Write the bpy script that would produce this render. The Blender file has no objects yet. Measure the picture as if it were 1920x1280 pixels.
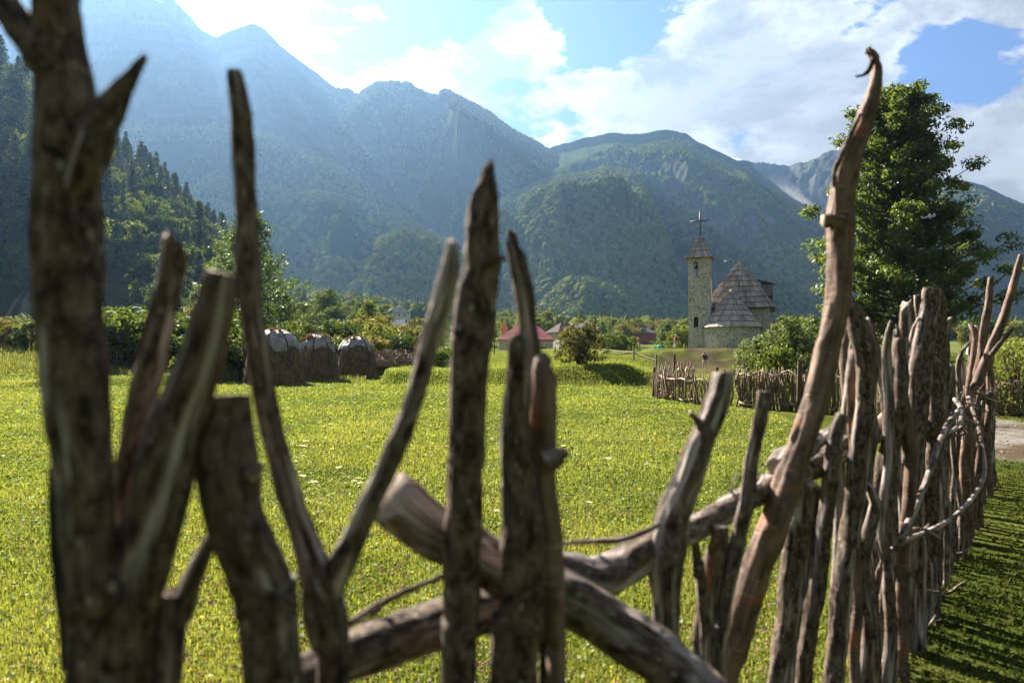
import bpy, math, random
import numpy as np
from math import radians as R, sin, cos, tan, pi, atan2, sqrt
from mathutils import Vector, Matrix
rng = np.random.default_rng(7)
random.seed(7)
SC = bpy.context.scene
COL = SC.collection

# ------------------------------------------------------------------ camera
EYE = 1.6; FPX = 1280.0; PITCH = math.atan(20/1280)
cam = bpy.data.cameras.new('camera'); camo = bpy.data.objects.new('camera', cam); COL.objects.link(camo)
cam.sensor_width = 36; cam.lens = 24.0; cam.clip_start = 0.05; cam.clip_end = 20000
camo.location = (0, 0, EYE); camo.rotation_euler = (pi/2 + PITCH, 0, 0)
cam.dof.use_dof = True; cam.dof.focus_distance = 40; cam.dof.aperture_fstop = 2.5; cam.dof.aperture_blades = 9
SC.camera = camo

# ------------------------------------------------------------------ sun, sky
SUN_AZ, SUN_EL = -33.0, 35.0       # azimuth from +Y towards +X, elevation
sd = Vector((sin(R(SUN_AZ))*cos(R(SUN_EL)), cos(R(SUN_AZ))*cos(R(SUN_EL)), sin(R(SUN_EL))))
sl = bpy.data.lights.new('sun', 'SUN'); sl.energy = 5.0; sl.angle = R(0.5); sl.color = (1, .91, .76)
so = bpy.data.objects.new('sun', sl); COL.objects.link(so); so.rotation_euler = sd.to_track_quat('Z', 'Y').to_euler()

SC.view_settings.view_transform = 'Standard'; SC.view_settings.look = 'None'
SC.view_settings.gamma = 1.0; SC.view_settings.exposure = 2.8
SC.cycles.use_denoising = True
SC.cycles.max_bounces = 6; SC.cycles.diffuse_bounces = 3; SC.cycles.glossy_bounces = 2
SC.cycles.transmission_bounces = 3; SC.cycles.volume_bounces = 0; SC.cycles.transparent_max_bounces = 6
SC.cycles.sample_clamp_indirect = 4
SC.cycles.use_adaptive_sampling = True; SC.cycles.adaptive_threshold = 0.02

class NT:
    """tiny node helper"""
    def __init__(s, tree): s.t = tree; s.n = tree.nodes; s.l = tree.links
    def new(s, typ, **kw):
        n = s.n.new(typ)
        for k, v in kw.items():
            setattr(n, k, v)
        return n
    def put(s, sock, v):
        if isinstance(v, bpy.types.NodeSocket): s.l.new(v, sock)
        elif v is not None:
            if sock.type == 'RGBA' and len(v) == 3: v = (*v, 1)
            sock.default_value = v
    def math(s, op, a, b=None, c=None, clamp=False):
        n = s.new('ShaderNodeMath', operation=op, use_clamp=clamp)
        s.put(n.inputs[0], a)
        if b is not None: s.put(n.inputs[1], b)
        if c is not None: s.put(n.inputs[2], c)
        return n.outputs[0]
    def vmath(s, op, a, b=None):
        n = s.new('ShaderNodeVectorMath', operation=op); s.put(n.inputs[0], a)
        if b is not None: s.put(n.inputs[1], b)
        return n.outputs['Value'] if op in ('DOT_PRODUCT', 'LENGTH', 'DISTANCE') else n.outputs[0]
    def noise(s, vec, scale, detail=4, rough=.55, dist=0.0):
        n = s.new('ShaderNodeTexNoise'); s.put(n.inputs['Vector'], vec); s.put(n.inputs['Scale'], scale)
        s.put(n.inputs['Detail'], detail); s.put(n.inputs['Roughness'], rough); s.put(n.inputs['Distortion'], dist)
        return n.outputs['Fac']
    def voro(s, vec, scale, feature='F1', out='Distance', rand=1.0):
        n = s.new('ShaderNodeTexVoronoi', feature=feature); s.put(n.inputs['Vector'], vec); s.put(n.inputs['Scale'], scale)
        s.put(n.inputs['Randomness'], rand)
        return n.outputs[out]
    def ramp(s, fac, a, b, lo=0.0, hi=1.0):
        n = s.new('ShaderNodeMapRange'); n.interpolation_type = 'SMOOTHSTEP'
        s.put(n.inputs[0], fac); s.put(n.inputs[1], a); s.put(n.inputs[2], b); s.put(n.inputs[3], lo); s.put(n.inputs[4], hi)
        return n.outputs[0]
    def mix(s, fac, a, b, blend='MIX'):
        n = s.new('ShaderNodeMix', data_type='RGBA', blend_type=blend)
        s.put(n.inputs[0], fac); s.put(n.inputs[6], a); s.put(n.inputs[7], b)
        return n.outputs[2]
    def mapping(s, vec, scale=(1, 1, 1), loc=(0, 0, 0), rot=(0, 0, 0)):
        n = s.new('ShaderNodeMapping'); s.put(n.inputs[0], vec); n.inputs['Scale'].default_value = scale
        n.inputs['Location'].default_value = loc; n.inputs['Rotation'].default_value = rot
        return n.outputs[0]
    def attr(s, name, out='Fac'):
        n = s.new('ShaderNodeAttribute', attribute_name=name); return n.outputs[out]
    def sep(s, vec):
        n = s.new('ShaderNodeSeparateXYZ'); s.put(n.inputs[0], vec); return n.outputs
    def comb(s, x, y, z):
        n = s.new('ShaderNodeCombineXYZ')
        for i, v in enumerate((x, y, z)): s.put(n.inputs[i], v)
        return n.outputs[0]
    def bump(s, h, strength=.5, dist=.02):
        n = s.new('ShaderNodeBump'); s.put(n.inputs['Height'], h); n.inputs['Strength'].default_value = strength
        n.inputs['Distance'].default_value = dist; return n.outputs[0]

# world: physical sky with a layer of broken cloud
W = bpy.data.worlds.new('World'); SC.world = W; W.use_nodes = True
w = NT(W.node_tree); W.node_tree.nodes.clear()
sky = w.new('ShaderNodeTexSky', sky_type='NISHITA', sun_disc=False)
sky.sun_elevation = R(SUN_EL); sky.sun_rotation = R(SUN_AZ); sky.altitude = 900; sky.air_density = 1.0; sky.dust_density = .6
tc = w.new('ShaderNodeTexCoord'); d = tc.outputs['Generated']
X, Y, Z = w.sep(d)
zz = w.math('ADD', w.math('MAXIMUM', Z, 0.0), .22)
p = w.comb(w.math('DIVIDE', X, zz), w.math('DIVIDE', Y, zz), 0.0)
def blob(az, el, wd, p_=1.0):
    """weight of a patch of sky round one compass direction"""
    v = (sin(R(az))*cos(R(el)), cos(R(az))*cos(R(el)), sin(R(el)))
    return w.ramp(w.vmath('DOT_PRODUCT', d, v), cos(R(wd)), 1.0, 0.0, p_)
wp = w.mapping(p, (1.0, 1.15, 1), (3.1, 1.7, .4))
n1 = w.noise(wp, 1.5, 9, .56, .1)
n2 = w.noise(w.mapping(d, (1, 1, 1.9), (.7, 2.2, 5)), 8.5, 9, .60, .1)
cov = w.math('ADD', w.math('MULTIPLY', w.math('SUBTRACT', w.math('ADD', w.math('MULTIPLY', n1, .4), w.math('MULTIPLY', n2, .6)), .5), 3.0), .56)
for az, el, wd, s_ in [
        (-14, 20, 16, .16), (4, 16, 17, .22), (20, 16, 14, .26), (32, 10, 10, .40), (26, 21, 8, .16), (36, 14, 7, .2), (-22, 27, 7, .12),
        (-13, 26.5, 7, -.46), (-6, 28, 6, -.40), (8, 28, 6, -.44), (33, 19, 5, -.30), (38, 24, 7, .22), (22, 26, 4, -.2), (28, 23.5, 3, -.15), (0, 25, 3.5, .18), (15, 22, 4, .1), (0, 90, 60, .12)]:
    cov = w.math('ADD', cov, blob(az, el, wd, s_))
mask = w.ramp(cov, .50, .66)
dens = w.ramp(cov, .60, .92)
n3 = w.noise(w.mapping(d, (1, 1, 2.0), (5, 1, 2)), 8, 9, .62, .2)
shade = w.math('MULTIPLY', w.ramp(n3, .38, .60), 1.0)
sunside = w.ramp(w.vmath('DOT_PRODUCT', d, tuple(sd)), .70, .99)
thin = w.math('SUBTRACT', 1.0, w.math('MULTIPLY', dens, w.math('SUBTRACT', 1.0, sunside)))
lum = w.math('MULTIPLY', w.math('ADD', w.math('MULTIPLY', w.math('MULTIPLY', shade, w.math('ADD', w.math('MULTIPLY', thin, .6), .4)), 2.1), 1.85), w.math('ADD', w.math('MULTIPLY', sunside, .12), .93))
ccol = w.vmath('MULTIPLY', w.comb(lum, lum, lum), (.97, 1.0, 1.06))
skyc = w.mix(1.0, sky.outputs[0], (.36, .42, .56), 'MULTIPLY')
fin = w.mix(mask, skyc, ccol)
bg = w.new('ShaderNodeBackground'); w.put(bg.inputs[0], fin); bg.inputs[1].default_value = .05
out = w.new('ShaderNodeOutputWorld'); w.l.new(bg.outputs[0], out.inputs[0])
W.cycles.sampling_method = 'MANUAL'; W.cycles.sample_map_resolution = 512

# ------------------------------------------------------------------ helpers
def P(px, py, dist):
    """the point of the place seen at photograph pixel (px, py) whose depth along +Y is dist metres"""
    xc = (px-960)/FPX; yc = (640-py)/FPX
    dx, dy, dz = xc, cos(PITCH)-yc*sin(PITCH), yc*cos(PITCH)+sin(PITCH)
    t = dist/dy
    return Vector((dx*t, dist, EYE+dz*t))
def elev(py):
    yc = (640-py)/FPX
    return (yc*cos(PITCH)+sin(PITCH))/(cos(PITCH)-yc*sin(PITCH))
def H(ix, iy, iz):
    with np.errstate(over='ignore'):
        h = (ix.astype(np.uint32)*np.uint32(374761393)) ^ (iy.astype(np.uint32)*np.uint32(668265263)) ^ (iz.astype(np.uint32)*np.uint32(2246822519))
        h = (h ^ (h >> np.uint32(13)))*np.uint32(1274126177)
        h = (h ^ (h >> np.uint32(16)))*np.uint32(2654435761)
        h = h ^ (h >> np.uint32(15))
    return (h & np.uint32(0xFFFFFF)).astype(np.float64)/float(0x7FFFFF)-1
def vn(x, y, z=0.0):
    x, y, z = np.broadcast_arrays(np.asarray(x, float), np.asarray(y, float), np.asarray(z, float))
    fx, fy, fz = np.floor(x), np.floor(y), np.floor(z)
    ix, iy, iz = fx.astype(np.int64), fy.astype(np.int64), fz.astype(np.int64)
    u, v, t = x-fx, y-fy, z-fz
    u = u*u*u*(u*(u*6-15)+10); v = v*v*v*(v*(v*6-15)+10); t = t*t*t*(t*(t*6-15)+10)
    r = 0
    for a in (0, 1):
        for b in (0, 1):
            for c in (0, 1):
                r = r + H(ix+a, iy+b, iz+c)*(u if a else 1-u)*(v if b else 1-v)*(t if c else 1-t)
    return r
def fbm(x, y, z=0.0, o=4, g=.5):
    r = 0; a = 1; s = 0; f = 1
    for i in range(o):
        r = r + a*vn(np.asarray(x)*f+i*17.3, np.asarray(y)*f+i*9.1, np.asarray(z)*f+i*5.7); s += a; a *= g; f *= 2.03
    return r/s
def sst(x, a, b):
    t = np.clip((np.asarray(x, float)-a)/(b-a), 0, 1); return t*t*(3-2*t)

def mesh(name, V, F, mats=(), smooth=False, attrs=None, matidx=None):
    """a mesh from an (n,3) array and a list of face arrays (each (m,k))"""
    me = bpy.data.meshes.new(name)
    V = np.asarray(V, np.float32)
    if isinstance(F, np.ndarray): F = [F]
    F = [np.asarray(f, np.int32) for f in F if len(f)]
    me.vertices.add(len(V)); me.vertices.foreach_set('co', V.ravel())
    loops = np.concatenate([f.ravel() for f in F]); cnt = np.concatenate([np.full(len(f), f.shape[1]) for f in F])
    st = np.concatenate([[0], np.cumsum(cnt)[:-1]])
    me.loops.add(len(loops)); me.loops.foreach_set('vertex_index', loops)
    me.polygons.add(len(cnt)); me.polygons.foreach_set('loop_start', st.astype(np.int32))
    if matidx is not None: me.polygons.foreach_set('material_index', np.asarray(matidx, np.int32))
    if smooth: me.polygons.foreach_set('use_smooth', np.ones(len(cnt), bool))
    for m in mats: me.materials.append(m)
    for k, v in (attrs or {}).items():
        v = np.asarray(v, np.float32)
        at = me.attributes.new(k, 'FLOAT' if v.ndim == 1 else 'FLOAT_VECTOR', 'POINT')
        at.data.foreach_set('value' if v.ndim == 1 else 'vector', v.ravel())
    me.update(calc_edges=True)
    return me
def obj(name, me, parent=None, loc=None):
    o = bpy.data.objects.new(name, me); COL.objects.link(o)
    if parent is not None: o.parent = parent
    if loc is not None: o.location = loc
    return o
def tag(o, label=None, cat=None, group=None, kind=None):
    if label: o['label'] = label
    if cat: o['category'] = cat
    if group: o['group'] = group
    if kind: o['kind'] = kind
    return o
def empty(name, loc=(0, 0, 0), rz=0.0, label=None, cat=None, group=None):
    o = bpy.data.objects.new(name, None); COL.objects.link(o); o.location = loc; o.rotation_euler = (0, 0, rz)
    o.empty_display_size = .2
    return tag(o, label, cat, group)
def struct(name, me):
    o = obj(name, me); o['kind'] = 'structure'; return o
def copy_tree(o, parent=None):
    c = o.copy(); COL.objects.link(c)
    if parent is not None: c.parent = parent
    for ch in list(o.children): copy_tree(ch, c)
    return c

class MB:
    """collects vertices and faces for one mesh"""
    def __init__(s): s.v = []; s.f = []; s.a = []; s.n = 0; s.mi = []
    def add(s, V, F, a=None, mi=0):
        V = np.asarray(V, float).reshape(-1, 3)
        for f in F: s.f.append(tuple(int(i)+s.n for i in f)); s.mi.append(mi)
        s.v.append(V); s.a.append(np.full(len(V), 0. if a is None else a, float) if np.ndim(a) == 0 else np.asarray(a)); s.n += len(V)
    def box(s, c, size, rz=0, a=None, mi=0, M=None, taper=1.0):
        x, y, z = [v/2 for v in size]
        V = np.array([[sx*x*(taper if sz > 0 else 1), sy*y*(taper if sz > 0 else 1), sz*z] for sz in (-1, 1) for sy in (-1, 1) for sx in (-1, 1)], float)
        if M is not None: V = V @ np.array(M.to_3x3()).T
        if rz:
            c_, s_ = cos(rz), sin(rz); V = V @ np.array([[c_, s_, 0], [-s_, c_, 0], [0, 0, 1]])
        s.add(V+np.array(c), [(0, 2, 3, 1), (4, 5, 7, 6), (0, 1, 5, 4), (2, 6, 7, 3), (0, 4, 6, 2), (1, 3, 7, 5)], a, mi)
    def tube(s, pts, rad, n=8, a=None, mi=0, cap=True):
        pts = [Vector(p_) for p_ in pts]; rad = [rad]*len(pts) if np.ndim(rad) == 0 else list(rad)
        V = []; t0 = None; up = None
        for i, p_ in enumerate(pts):
            t = (pts[min(i+1, len(pts)-1)]-pts[max(i-1, 0)]).normalized()
            if up is None:
                up = t.orthogonal().normalized()
            up = (up-t*up.dot(t)).normalized(); b = t.cross(up)
            for k in range(n):
                an = 2*pi*k/n; V.append(p_+(up*cos(an)+b*sin(an))*rad[i])
        F = [(i*n+k, i*n+(k+1) % n, (i+1)*n+(k+1) % n, (i+1)*n+k) for i in range(len(pts)-1) for k in range(n)]
        if cap: F += [tuple(range(n))[::-1], tuple((len(pts)-1)*n+k for k in range(n))]
        s.add([tuple(v) for v in V], F, a, mi)
    def lathe(s, prof, n=20, c=(0, 0, 0), a=None, mi=0):
        V = [(c[0]+r*cos(2*pi*k/n), c[1]+r*sin(2*pi*k/n), c[2]+z) for r, z in prof for k in range(n)]
        F = [(i*n+k, i*n+(k+1) % n, (i+1)*n+(k+1) % n, (i+1)*n+k) for i in range(len(prof)-1) for k in range(n)]
        s.add(V, F, a, mi)
    def build(s, name, mats, parent=None, smooth=False, loc=None):
        me = bpy.data.meshes.new(name); me.from_pydata(np.concatenate(s.v).tolist(), [], s.f)
        for m in (mats if isinstance(mats, (list, tuple)) else [mats]): me.materials.append(m)
        me.polygons.foreach_set('material_index', np.array(s.mi, np.int32))
        if smooth: me.polygons.foreach_set('use_smooth', np.ones(len(s.f), bool))
        at = me.attributes.new('rnd', 'FLOAT', 'POINT'); at.data.foreach_set('value', np.concatenate(s.a).astype(np.float32))
        me.update()
        return obj(name, me, parent, loc)

# ------------------------------------------------------------------ materials
def mat(name):
    m = bpy.data.materials.new(name); m.use_nodes = True; m.node_tree.nodes.clear()
    t = NT(m.node_tree); o = t.new('ShaderNodeOutputMaterial'); return m, t, o
def principled(t, o, col, rough=.8, normal=None, spec=.3, metal=0.0):
    b = t.new('ShaderNodeBsdfPrincipled'); t.put(b.inputs['Base Color'], col); t.put(b.inputs['Roughness'], rough)
    b.inputs['Specular IOR Level'].default_value = spec; b.inputs['Metallic'].default_value = metal
    if normal is not None: t.put(b.inputs['Normal'], normal)
    t.l.new(b.outputs[0], o.inputs[0]); return b
def simple(name, col, rough=.7, var=.25, scale=6, bump=.15, metal=0.0, spec=.3):
    m, t, o = mat(name); c = t.new('ShaderNodeTexCoord').outputs['Object']
    n = t.noise(c, scale, 6, .6); cc = t.mix(n, tuple(v*(1-var) for v in col), tuple(min(1, v*(1+var)) for v in col))
    principled(t, o, cc, rough, t.bump(n, bump, .02), spec, metal); return m
def leafmat(name, c1, c2, transl=.5, gloss=.08, objvar=True, tip=None):
    m, t, o = mat(name)
    geo = t.new('ShaderNodeNewGeometry'); oi = t.new('ShaderNodeObjectInfo')
    n = t.noise(geo.outputs['Position'], .9, 3, .6)
    r = t.attr('rnd')
    f = t.math('ADD', t.math('MULTIPLY', t.math('SUBTRACT', n, .5), 1.1), r)
    if objvar: f = t.math('ADD', f, t.math('MULTIPLY', t.math('SUBTRACT', oi.outputs['Random'], .5), .8))
    c = t.mix(t.math('MULTIPLY', f, 1.0, clamp=True), c1, c2)
    if tip: c = t.mix(t.ramp(r, .86, .95), c, tip)
    dif = t.new('ShaderNodeBsdfDiffuse'); t.put(dif.inputs[0], c)
    tr = t.new('ShaderNodeBsdfTranslucent'); t.put(tr.inputs[0], t.mix(1.0, c, (1.15, 1.15, .7), 'MULTIPLY'))
    gl = t.new('ShaderNodeBsdfGlossy'); gl.inputs['Roughness'].default_value = .5; t.put(gl.inputs[0], (.9, .95, .9))
    m1 = t.new('ShaderNodeMixShader'); m1.inputs[0].default_value = transl; t.l.new(dif.outputs[0], m1.inputs[1]); t.l.new(tr.outputs[0], m1.inputs[2])
    m2 = t.new('ShaderNodeMixShader'); m2.inputs[0].default_value = gloss; t.l.new(m1.outputs[0], m2.inputs[1]); t.l.new(gl.outputs[0], m2.inputs[2])
    t.l.new(m2.outputs[0], o.inputs[0]); return m

# ------------------------------------------------------------------ terrain
def church_w(x, y): return sst(x-.2*y, -1.5, 2.0)
def ground_z(x, y):
    x = np.asarray(x, float); y = np.asarray(y, float)
    # terrace left of the path: grassy bank at the end of the field, then a gentle rise
    yb = 33 + .5*np.sin(x*.35) + .8*vn(x*.12, 3.3) - 3.2*sst(x, -12, -24) + 13*sst(-x, 6.2, 8.6)*(1-sst(-x, 12.8, 16))
    yb = yb + 1.6*fbm(x*.22, y*.08, 6.0, 3) - .6
    left = (.72+.22*vn(x*.2, 9.1))*(1-.75*sst(-x, 13, 20))*sst(y, yb, yb+2.3) + .66*sst(y, yb+3, 62) + .35*sst(y, 60, 80)
    right = 1.8*sst(y, 67, 75)*(1-sst(x, 44, 60)) + .25*sst(y, 60, 90)
    wr = church_w(x, y)
    z = left*(1-wr) + right*wr
    z = z + 1.4*sst(-x, 12, 34)*sst(y, 28, 52)
    z = z - 1.5*sst(y, 99, 112)*sst(x, -40, -10)*(1-sst(x, 48, 60))
    r = np.clip(y-118, 0, None)
    z = z + .052*r*(1+.7*sst(-x, 0, 150)) - .018*r*sst(x/np.maximum(y, 1), .0, .25)*1.0
    amp = .02 + .22*sst(y, 38, 55)*sst(y, 38, 200)
    z = z + .035*fbm(x*.5, y*.5, 1.0, 3)*sst(np.hypot(x, y-1), 1, 6) + amp*fbm(x*.13, y*.13, 2.0, 4)
    dirt = wr*sst(y, 58, 66)*(1-sst(y, 76, 82))*(1-sst(x, 28, 36))
    z = z + dirt*.30*fbm(x*.8, y*.8, 4.0, 4)
    return z
def gz(x, y): return float(ground_z(np.array([x]), np.array([y]))[0])
def on_ground(px, dist): x = (px-960)/FPX*dist; return Vector((x, dist, gz(x, dist)))

def axis(a, b, s0, g, c=0.0):
    v = [c]; 
    while v[-1] < b: v.append(v[-1]+max(s0, g*abs(v[-1]-c)))
    u = [c]
    while u[-1] > a: u.append(u[-1]-max(s0, g*abs(u[-1]-c)))
    return np.array(u[::-1][:-1]+v)
gx = axis(-3200, 3200, .2, .022); gy = axis(-1200, 2650, .2, .011)
GX, GY = np.meshgrid(gx, gy); GZ = ground_z(GX, GY)
nx, ny = len(gx), len(gy)
idx = np.arange(nx*ny).reshape(ny, nx)
Q = np.stack([idx[:-1, :-1], idx[:-1, 1:], idx[1:, 1:], idx[1:, :-1]], -1).reshape(-1, 4)
# masks: bare trodden earth and the gravel track
def track_w(x, y):
    # gravel track outside the fence on the right, running on past the stake fence towards the church
    c = np.stack([(60, 4.5), (16, 9.7), (10.5, 10.9), (8.6, 12.6), (9.2, 16), (11.5, 26), (16, 50), (20.5, 66), (22, 72)]).astype(float)
    d = np.full(np.shape(x), 1e9); hw = 2.5
    for (x0, y0), (x1, y1) in zip(c[:-1], c[1:]):
        t = np.clip(((x-x0)*(x1-x0)+(y-y0)*(y1-y0))/((x1-x0)**2+(y1-y0)**2), 0, 1)
        d = np.minimum(d, np.hypot(x-x0-t*(x1-x0), y-y0-t*(y1-y0)))
    return 1-sst(d+.5*fbm(x*.6, y*.6, 7., 3), hw-.5, hw+.5)
track = track_w(GX, GY)*(GX > .60*GY)*(1-sst(GY, 66, 72))
dirtm = church_w(GX, GY)*sst(GY, 42, 54)*(1-sst(GY, 76, 80))*(1-sst(GX, 26, 34))*sst(fbm(GX*.35, GY*.35, 3.0, 4), -.30, .0)
dirtm = np.maximum(dirtm, .8*sst(-GX, 20, 30)*sst(GY, 60, 75)*sst(fbm(GX*.06, GY*.06, 8.0, 4), 0.0, .2)*(1-sst(GY, 140, 200)))
mG, t, o = mat('meadow_ground')
g = t.new('ShaderNodeNewGeometry').outputs['Position']
na = t.noise(g, .35, 5, .6); nb = t.noise(g, 6, 6, .65); nc = t.noise(g, 40, 4, .6)
grass = t.mix(t.ramp(na, .35, .65), (.048, .066, .014), (.090, .098, .024))
grass = t.mix(t.ramp(nb, .38, .7), t.mix(1.0, grass, (.62, .66, .55), 'MULTIPLY'), grass)
stone = t.mix(t.voro(g, 9, out='Color'), (.11, .10, .09), (.19, .175, .16))
stone = t.mix(t.ramp(nc, .45, .7), stone, (.16, .14, .12))
earth = t.mix(nb, (.03, .021, .015), (.10, .075, .053))
stone2 = t.mix(t.ramp(t.noise(g, .5, 3), .42, .6), stone, earth)
c = t.mix(t.math('MULTIPLY', t.attr('dirt'), t.ramp(t.noise(g, 1.1, 6, .65), .36, .50)), grass, earth)
c = t.mix(t.attr('track'), c, stone2)
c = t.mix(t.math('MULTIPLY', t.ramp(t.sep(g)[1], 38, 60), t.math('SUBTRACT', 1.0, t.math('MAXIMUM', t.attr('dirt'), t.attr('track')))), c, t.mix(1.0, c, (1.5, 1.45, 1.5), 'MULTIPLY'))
far = t.ramp(t.sep(g)[1], 105, 150)
c = t.mix(far, c, t.mix(t.noise(g, .04, 5, .6), (.05, .07, .02), (.11, .125, .035)))
hh = t.math('ADD', t.math('MULTIPLY', nb, .5), t.math('MULTIPLY', nc, .5))
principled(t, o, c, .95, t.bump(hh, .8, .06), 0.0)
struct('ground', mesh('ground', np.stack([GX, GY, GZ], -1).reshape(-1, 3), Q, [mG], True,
       {'track': track.ravel(), 'dirt': dirtm.ravel()}))

# ------------------------------------------------------------------ mountains
def mountmat(name, g1, g2, r1, r2, rock, scale, lo=.45, hi=.75):
    m, t, o = mat(name)
    ge = t.new('ShaderNodeNewGeometry'); g = ge.outputs['Position']
    n = t.noise(g, scale, 9, .62); n2 = t.noise(t.mapping(g, (1, 1, .35)), scale*2.2, 8, .65, .6)
    nz = t.sep(ge.outputs['Normal'])[2]
    green = t.mix(t.ramp(n, .35, .65), g1, g2)
    rk = t.mix(t.ramp(n2, .3, .7), r1, r2)
    bands = t.noise(t.mapping(g, (.25, .25, 2.2), rot=(.12, .1, 0)), scale*1.3, 6, .6, .4)
    rk = t.mix(t.ramp(bands, .4, .62), t.mix(1.0, rk, (.55, .55, .55), 'MULTIPLY'), rk)
    a = t.math('ADD', t.math('SUBTRACT', 1.0, nz), t.math('MULTIPLY', t.math('SUBTRACT', n2, .5), 1.0))
    a = t.math('ADD', a, rock)
    c = t.mix(t.ramp(a, lo, hi), green, rk)
    principled(t, o, c, .95, t.bump(t.math('ADD', n, n2), .8, 3.0), 0.0); return m
M_rock = mountmat('bare_rock', (.03, .035, .02), (.045, .05, .03), (.04, .04, .04), (.095, .093, .09), .25, .006)
M_cliff = mountmat('cliff_rock', (.03, .045, .018), (.05, .065, .025), (.045, .045, .042), (.12, .118, .11), .10, .011)
M_wood = mountmat('wooded_slope', (.025, .04, .012), (.045, .062, .02), (.045, .048, .036), (.085, .084, .072), -.34, .012)

FOREST = []   # (points, scale) collected for the wooded slopes
def mountain(name, sky_pts, Dr, Df, m, ncol=420, nrow=130, spur=.16, lam=220, jag=3.0, prof=1.15, trees=0, tsize=8, seed=0, rugged=.055, drop=0.0, cliffy=0.0, tmask=.0):
    sp = np.array(sky_pts, float)
    px = np.linspace(sp[0, 0], sp[-1, 0], ncol)
    # smooth skyline
    py = np.interp(px, sp[:, 0], sp[:, 1])
    k = max(3, int(ncol/len(sp)/2.5)); ker = np.hanning(k+2)[1:-1]; ker /= ker.sum()
    py = np.convolve(np.pad(py, k, mode='edge'), ker, 'same')[k:-k]
    py = py + jag*fbm(px/28., seed+.3, 0., 5, .6) + drop
    e = np.array([elev(v) for v in py])
    a = (px-960)/FPX
    D = Dr*(1+.07*vn(a*4+seed*3.1, 1.7))
    tt = np.concatenate([np.linspace(0, 1, nrow)**.8, 1+np.linspace(.03, .5, 14)])
    T, A = np.meshgrid(tt, a, indexing='ij')
    Dg = np.broadcast_to(D, T.shape); E = np.broadcast_to(e, T.shape)
    Yd = Df*(1+.12*vn(A*5+seed, 4.4))+(Dg-Df)*T
    Xd = A*Yd
    zf = ground_z(Xd, np.minimum(Yd, 1e9)); zf = np.minimum(zf, 34)-4
    zr = EYE + E*Dg
    f = np.where(T <= 1, 1-np.clip(1-T, 0, 1)**(2.5-prof), 1-1.1*(T-1))
    if cliffy:
        f = f + cliffy*np.sin(np.pi*np.clip(T, 0, 1)**2)*.25
    hgt = np.maximum(zr-zf, 5)
    wx = Xd + 90*fbm(Xd/400, Yd/400, seed+1., 3); wy = Yd + 90*fbm(Xd/400, Yd/400, seed+2., 3)
    rd = 1-np.abs(vn(wx/lam, wy/(lam*2.6), seed*1.3))*2
    rd += .5*(1-np.abs(vn(wx/(lam*.45), wy/(lam*1.1), seed*2.3+5))*2)
    rd += .22*(1-np.abs(vn(wx/(lam*.2), wy/(lam*.4), seed*2.3+9))*2)
    env = np.sin(np.pi*np.clip(T, 0, 1))**.8*(T < 1)
    z = zf + (zr-zf)*f + env*hgt*spur*(rd-.4) + env*hgt*rugged*fbm(Xd/40, Yd/40, seed*1., 4, .6)
    lim = EYE + E*Yd*(1-.015*sst(1-T, 0, .12)-.05*sst(1-T, .1, .6))   # spurs stay below the crest
    over = z-lim; z = np.where((T < 1) & (over > -12), lim-12*np.exp(-np.clip(over+12, 0, 400)/12.), z)
    Vv = np.stack([Xd, Yd, z], -1); nr = len(tt)
    ix = np.arange(nr*ncol).reshape(nr, ncol)
    F = np.stack([ix[:-1, :-1], ix[:-1, 1:], ix[1:, 1:], ix[1:, :-1]], -1).reshape(-1, 4)
    struct(name, mesh(name, Vv.reshape(-1, 3), F, [m], True))
    if trees:
        p00, p01, p10 = Vv[:-16, :-1], Vv[:-16, 1:], Vv[1:-15, :-1]
        nrm = np.cross(p01-p00, p10-p00); ar = np.linalg.norm(nrm, axis=-1); nz = np.abs(nrm[..., 2])/np.maximum(ar, 1e-6)
        cc = (p00+p01)/2
        msk = (nz > .42+.22*fbm(cc[..., 0]/70, cc[..., 1]/70, seed+3., 3)) & (fbm(cc[..., 0]/150, cc[..., 2]/110, seed+6., 4) > -.42+tmask)
        pr = (ar*msk).ravel(); pr /= pr.sum()
        ch = rng.choice(len(pr), trees, p=pr); i, j = np.unravel_index(ch, ar.shape)
        u, v = rng.random((2, trees, 1))
        pts = Vv[i, j]*(1-u)*(1-v)+Vv[i, j+1]*u*(1-v)+Vv[i+1, j]*(1-u)*v+Vv[i+1, j+1]*u*v
        sc_ = tsize*(.6+.7*rng.random(trees)**1.3)
        pts[:, 2] += sc_*.35
        FOREST.append((pts, sc_))
mountain('mountain', [(-260, -60), (60, -70), (150, -30), (240, -22), (300, 5), (335, 45), (375, 92), (400, 108), (418, 97), (440, 86), (475, 78), (495, 92), (520, 118), (560, 145), (600, 170), (700, 240), (860, 380), (1000, 600)], 1950, 1100, M_rock, 640, 150, .13, 420, 5, 1.35, seed=1, rugged=.04)
mountain('mountain', [(420, 190), (500, 150), (560, 150), (590, 138), (620, 130), (645, 150), (690, 176), (760, 230), (850, 330), (900, 500)], 2050, 1600, M_rock, 240, 60, .13, 300, 9, 1.2, seed=2, drop=6)
mountain('mountain', [(380, 330), (470, 245), (540, 208), (580, 185), (612, 166), (650, 170), (700, 200), (760, 280), (860, 450)], 1850, 1350, M_wood, 260, 80, .12, 260, 2, .95, trees=9000, tsize=11, seed=3)
mountain('mountain', [(380, 560), (470, 400), (560, 290), (620, 215), (645, 190), (680, 166), (710, 153), (745, 146), (800, 150), (840, 163), (880, 188), (920, 213), (960, 240), (1000, 264), (1040, 288), (1100, 320), (1200, 400), (1330, 560)], 1800, 1050, M_wood, 480, 150, .26, 240, 2, .92, trees=26000, tsize=9.5, seed=4)
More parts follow.
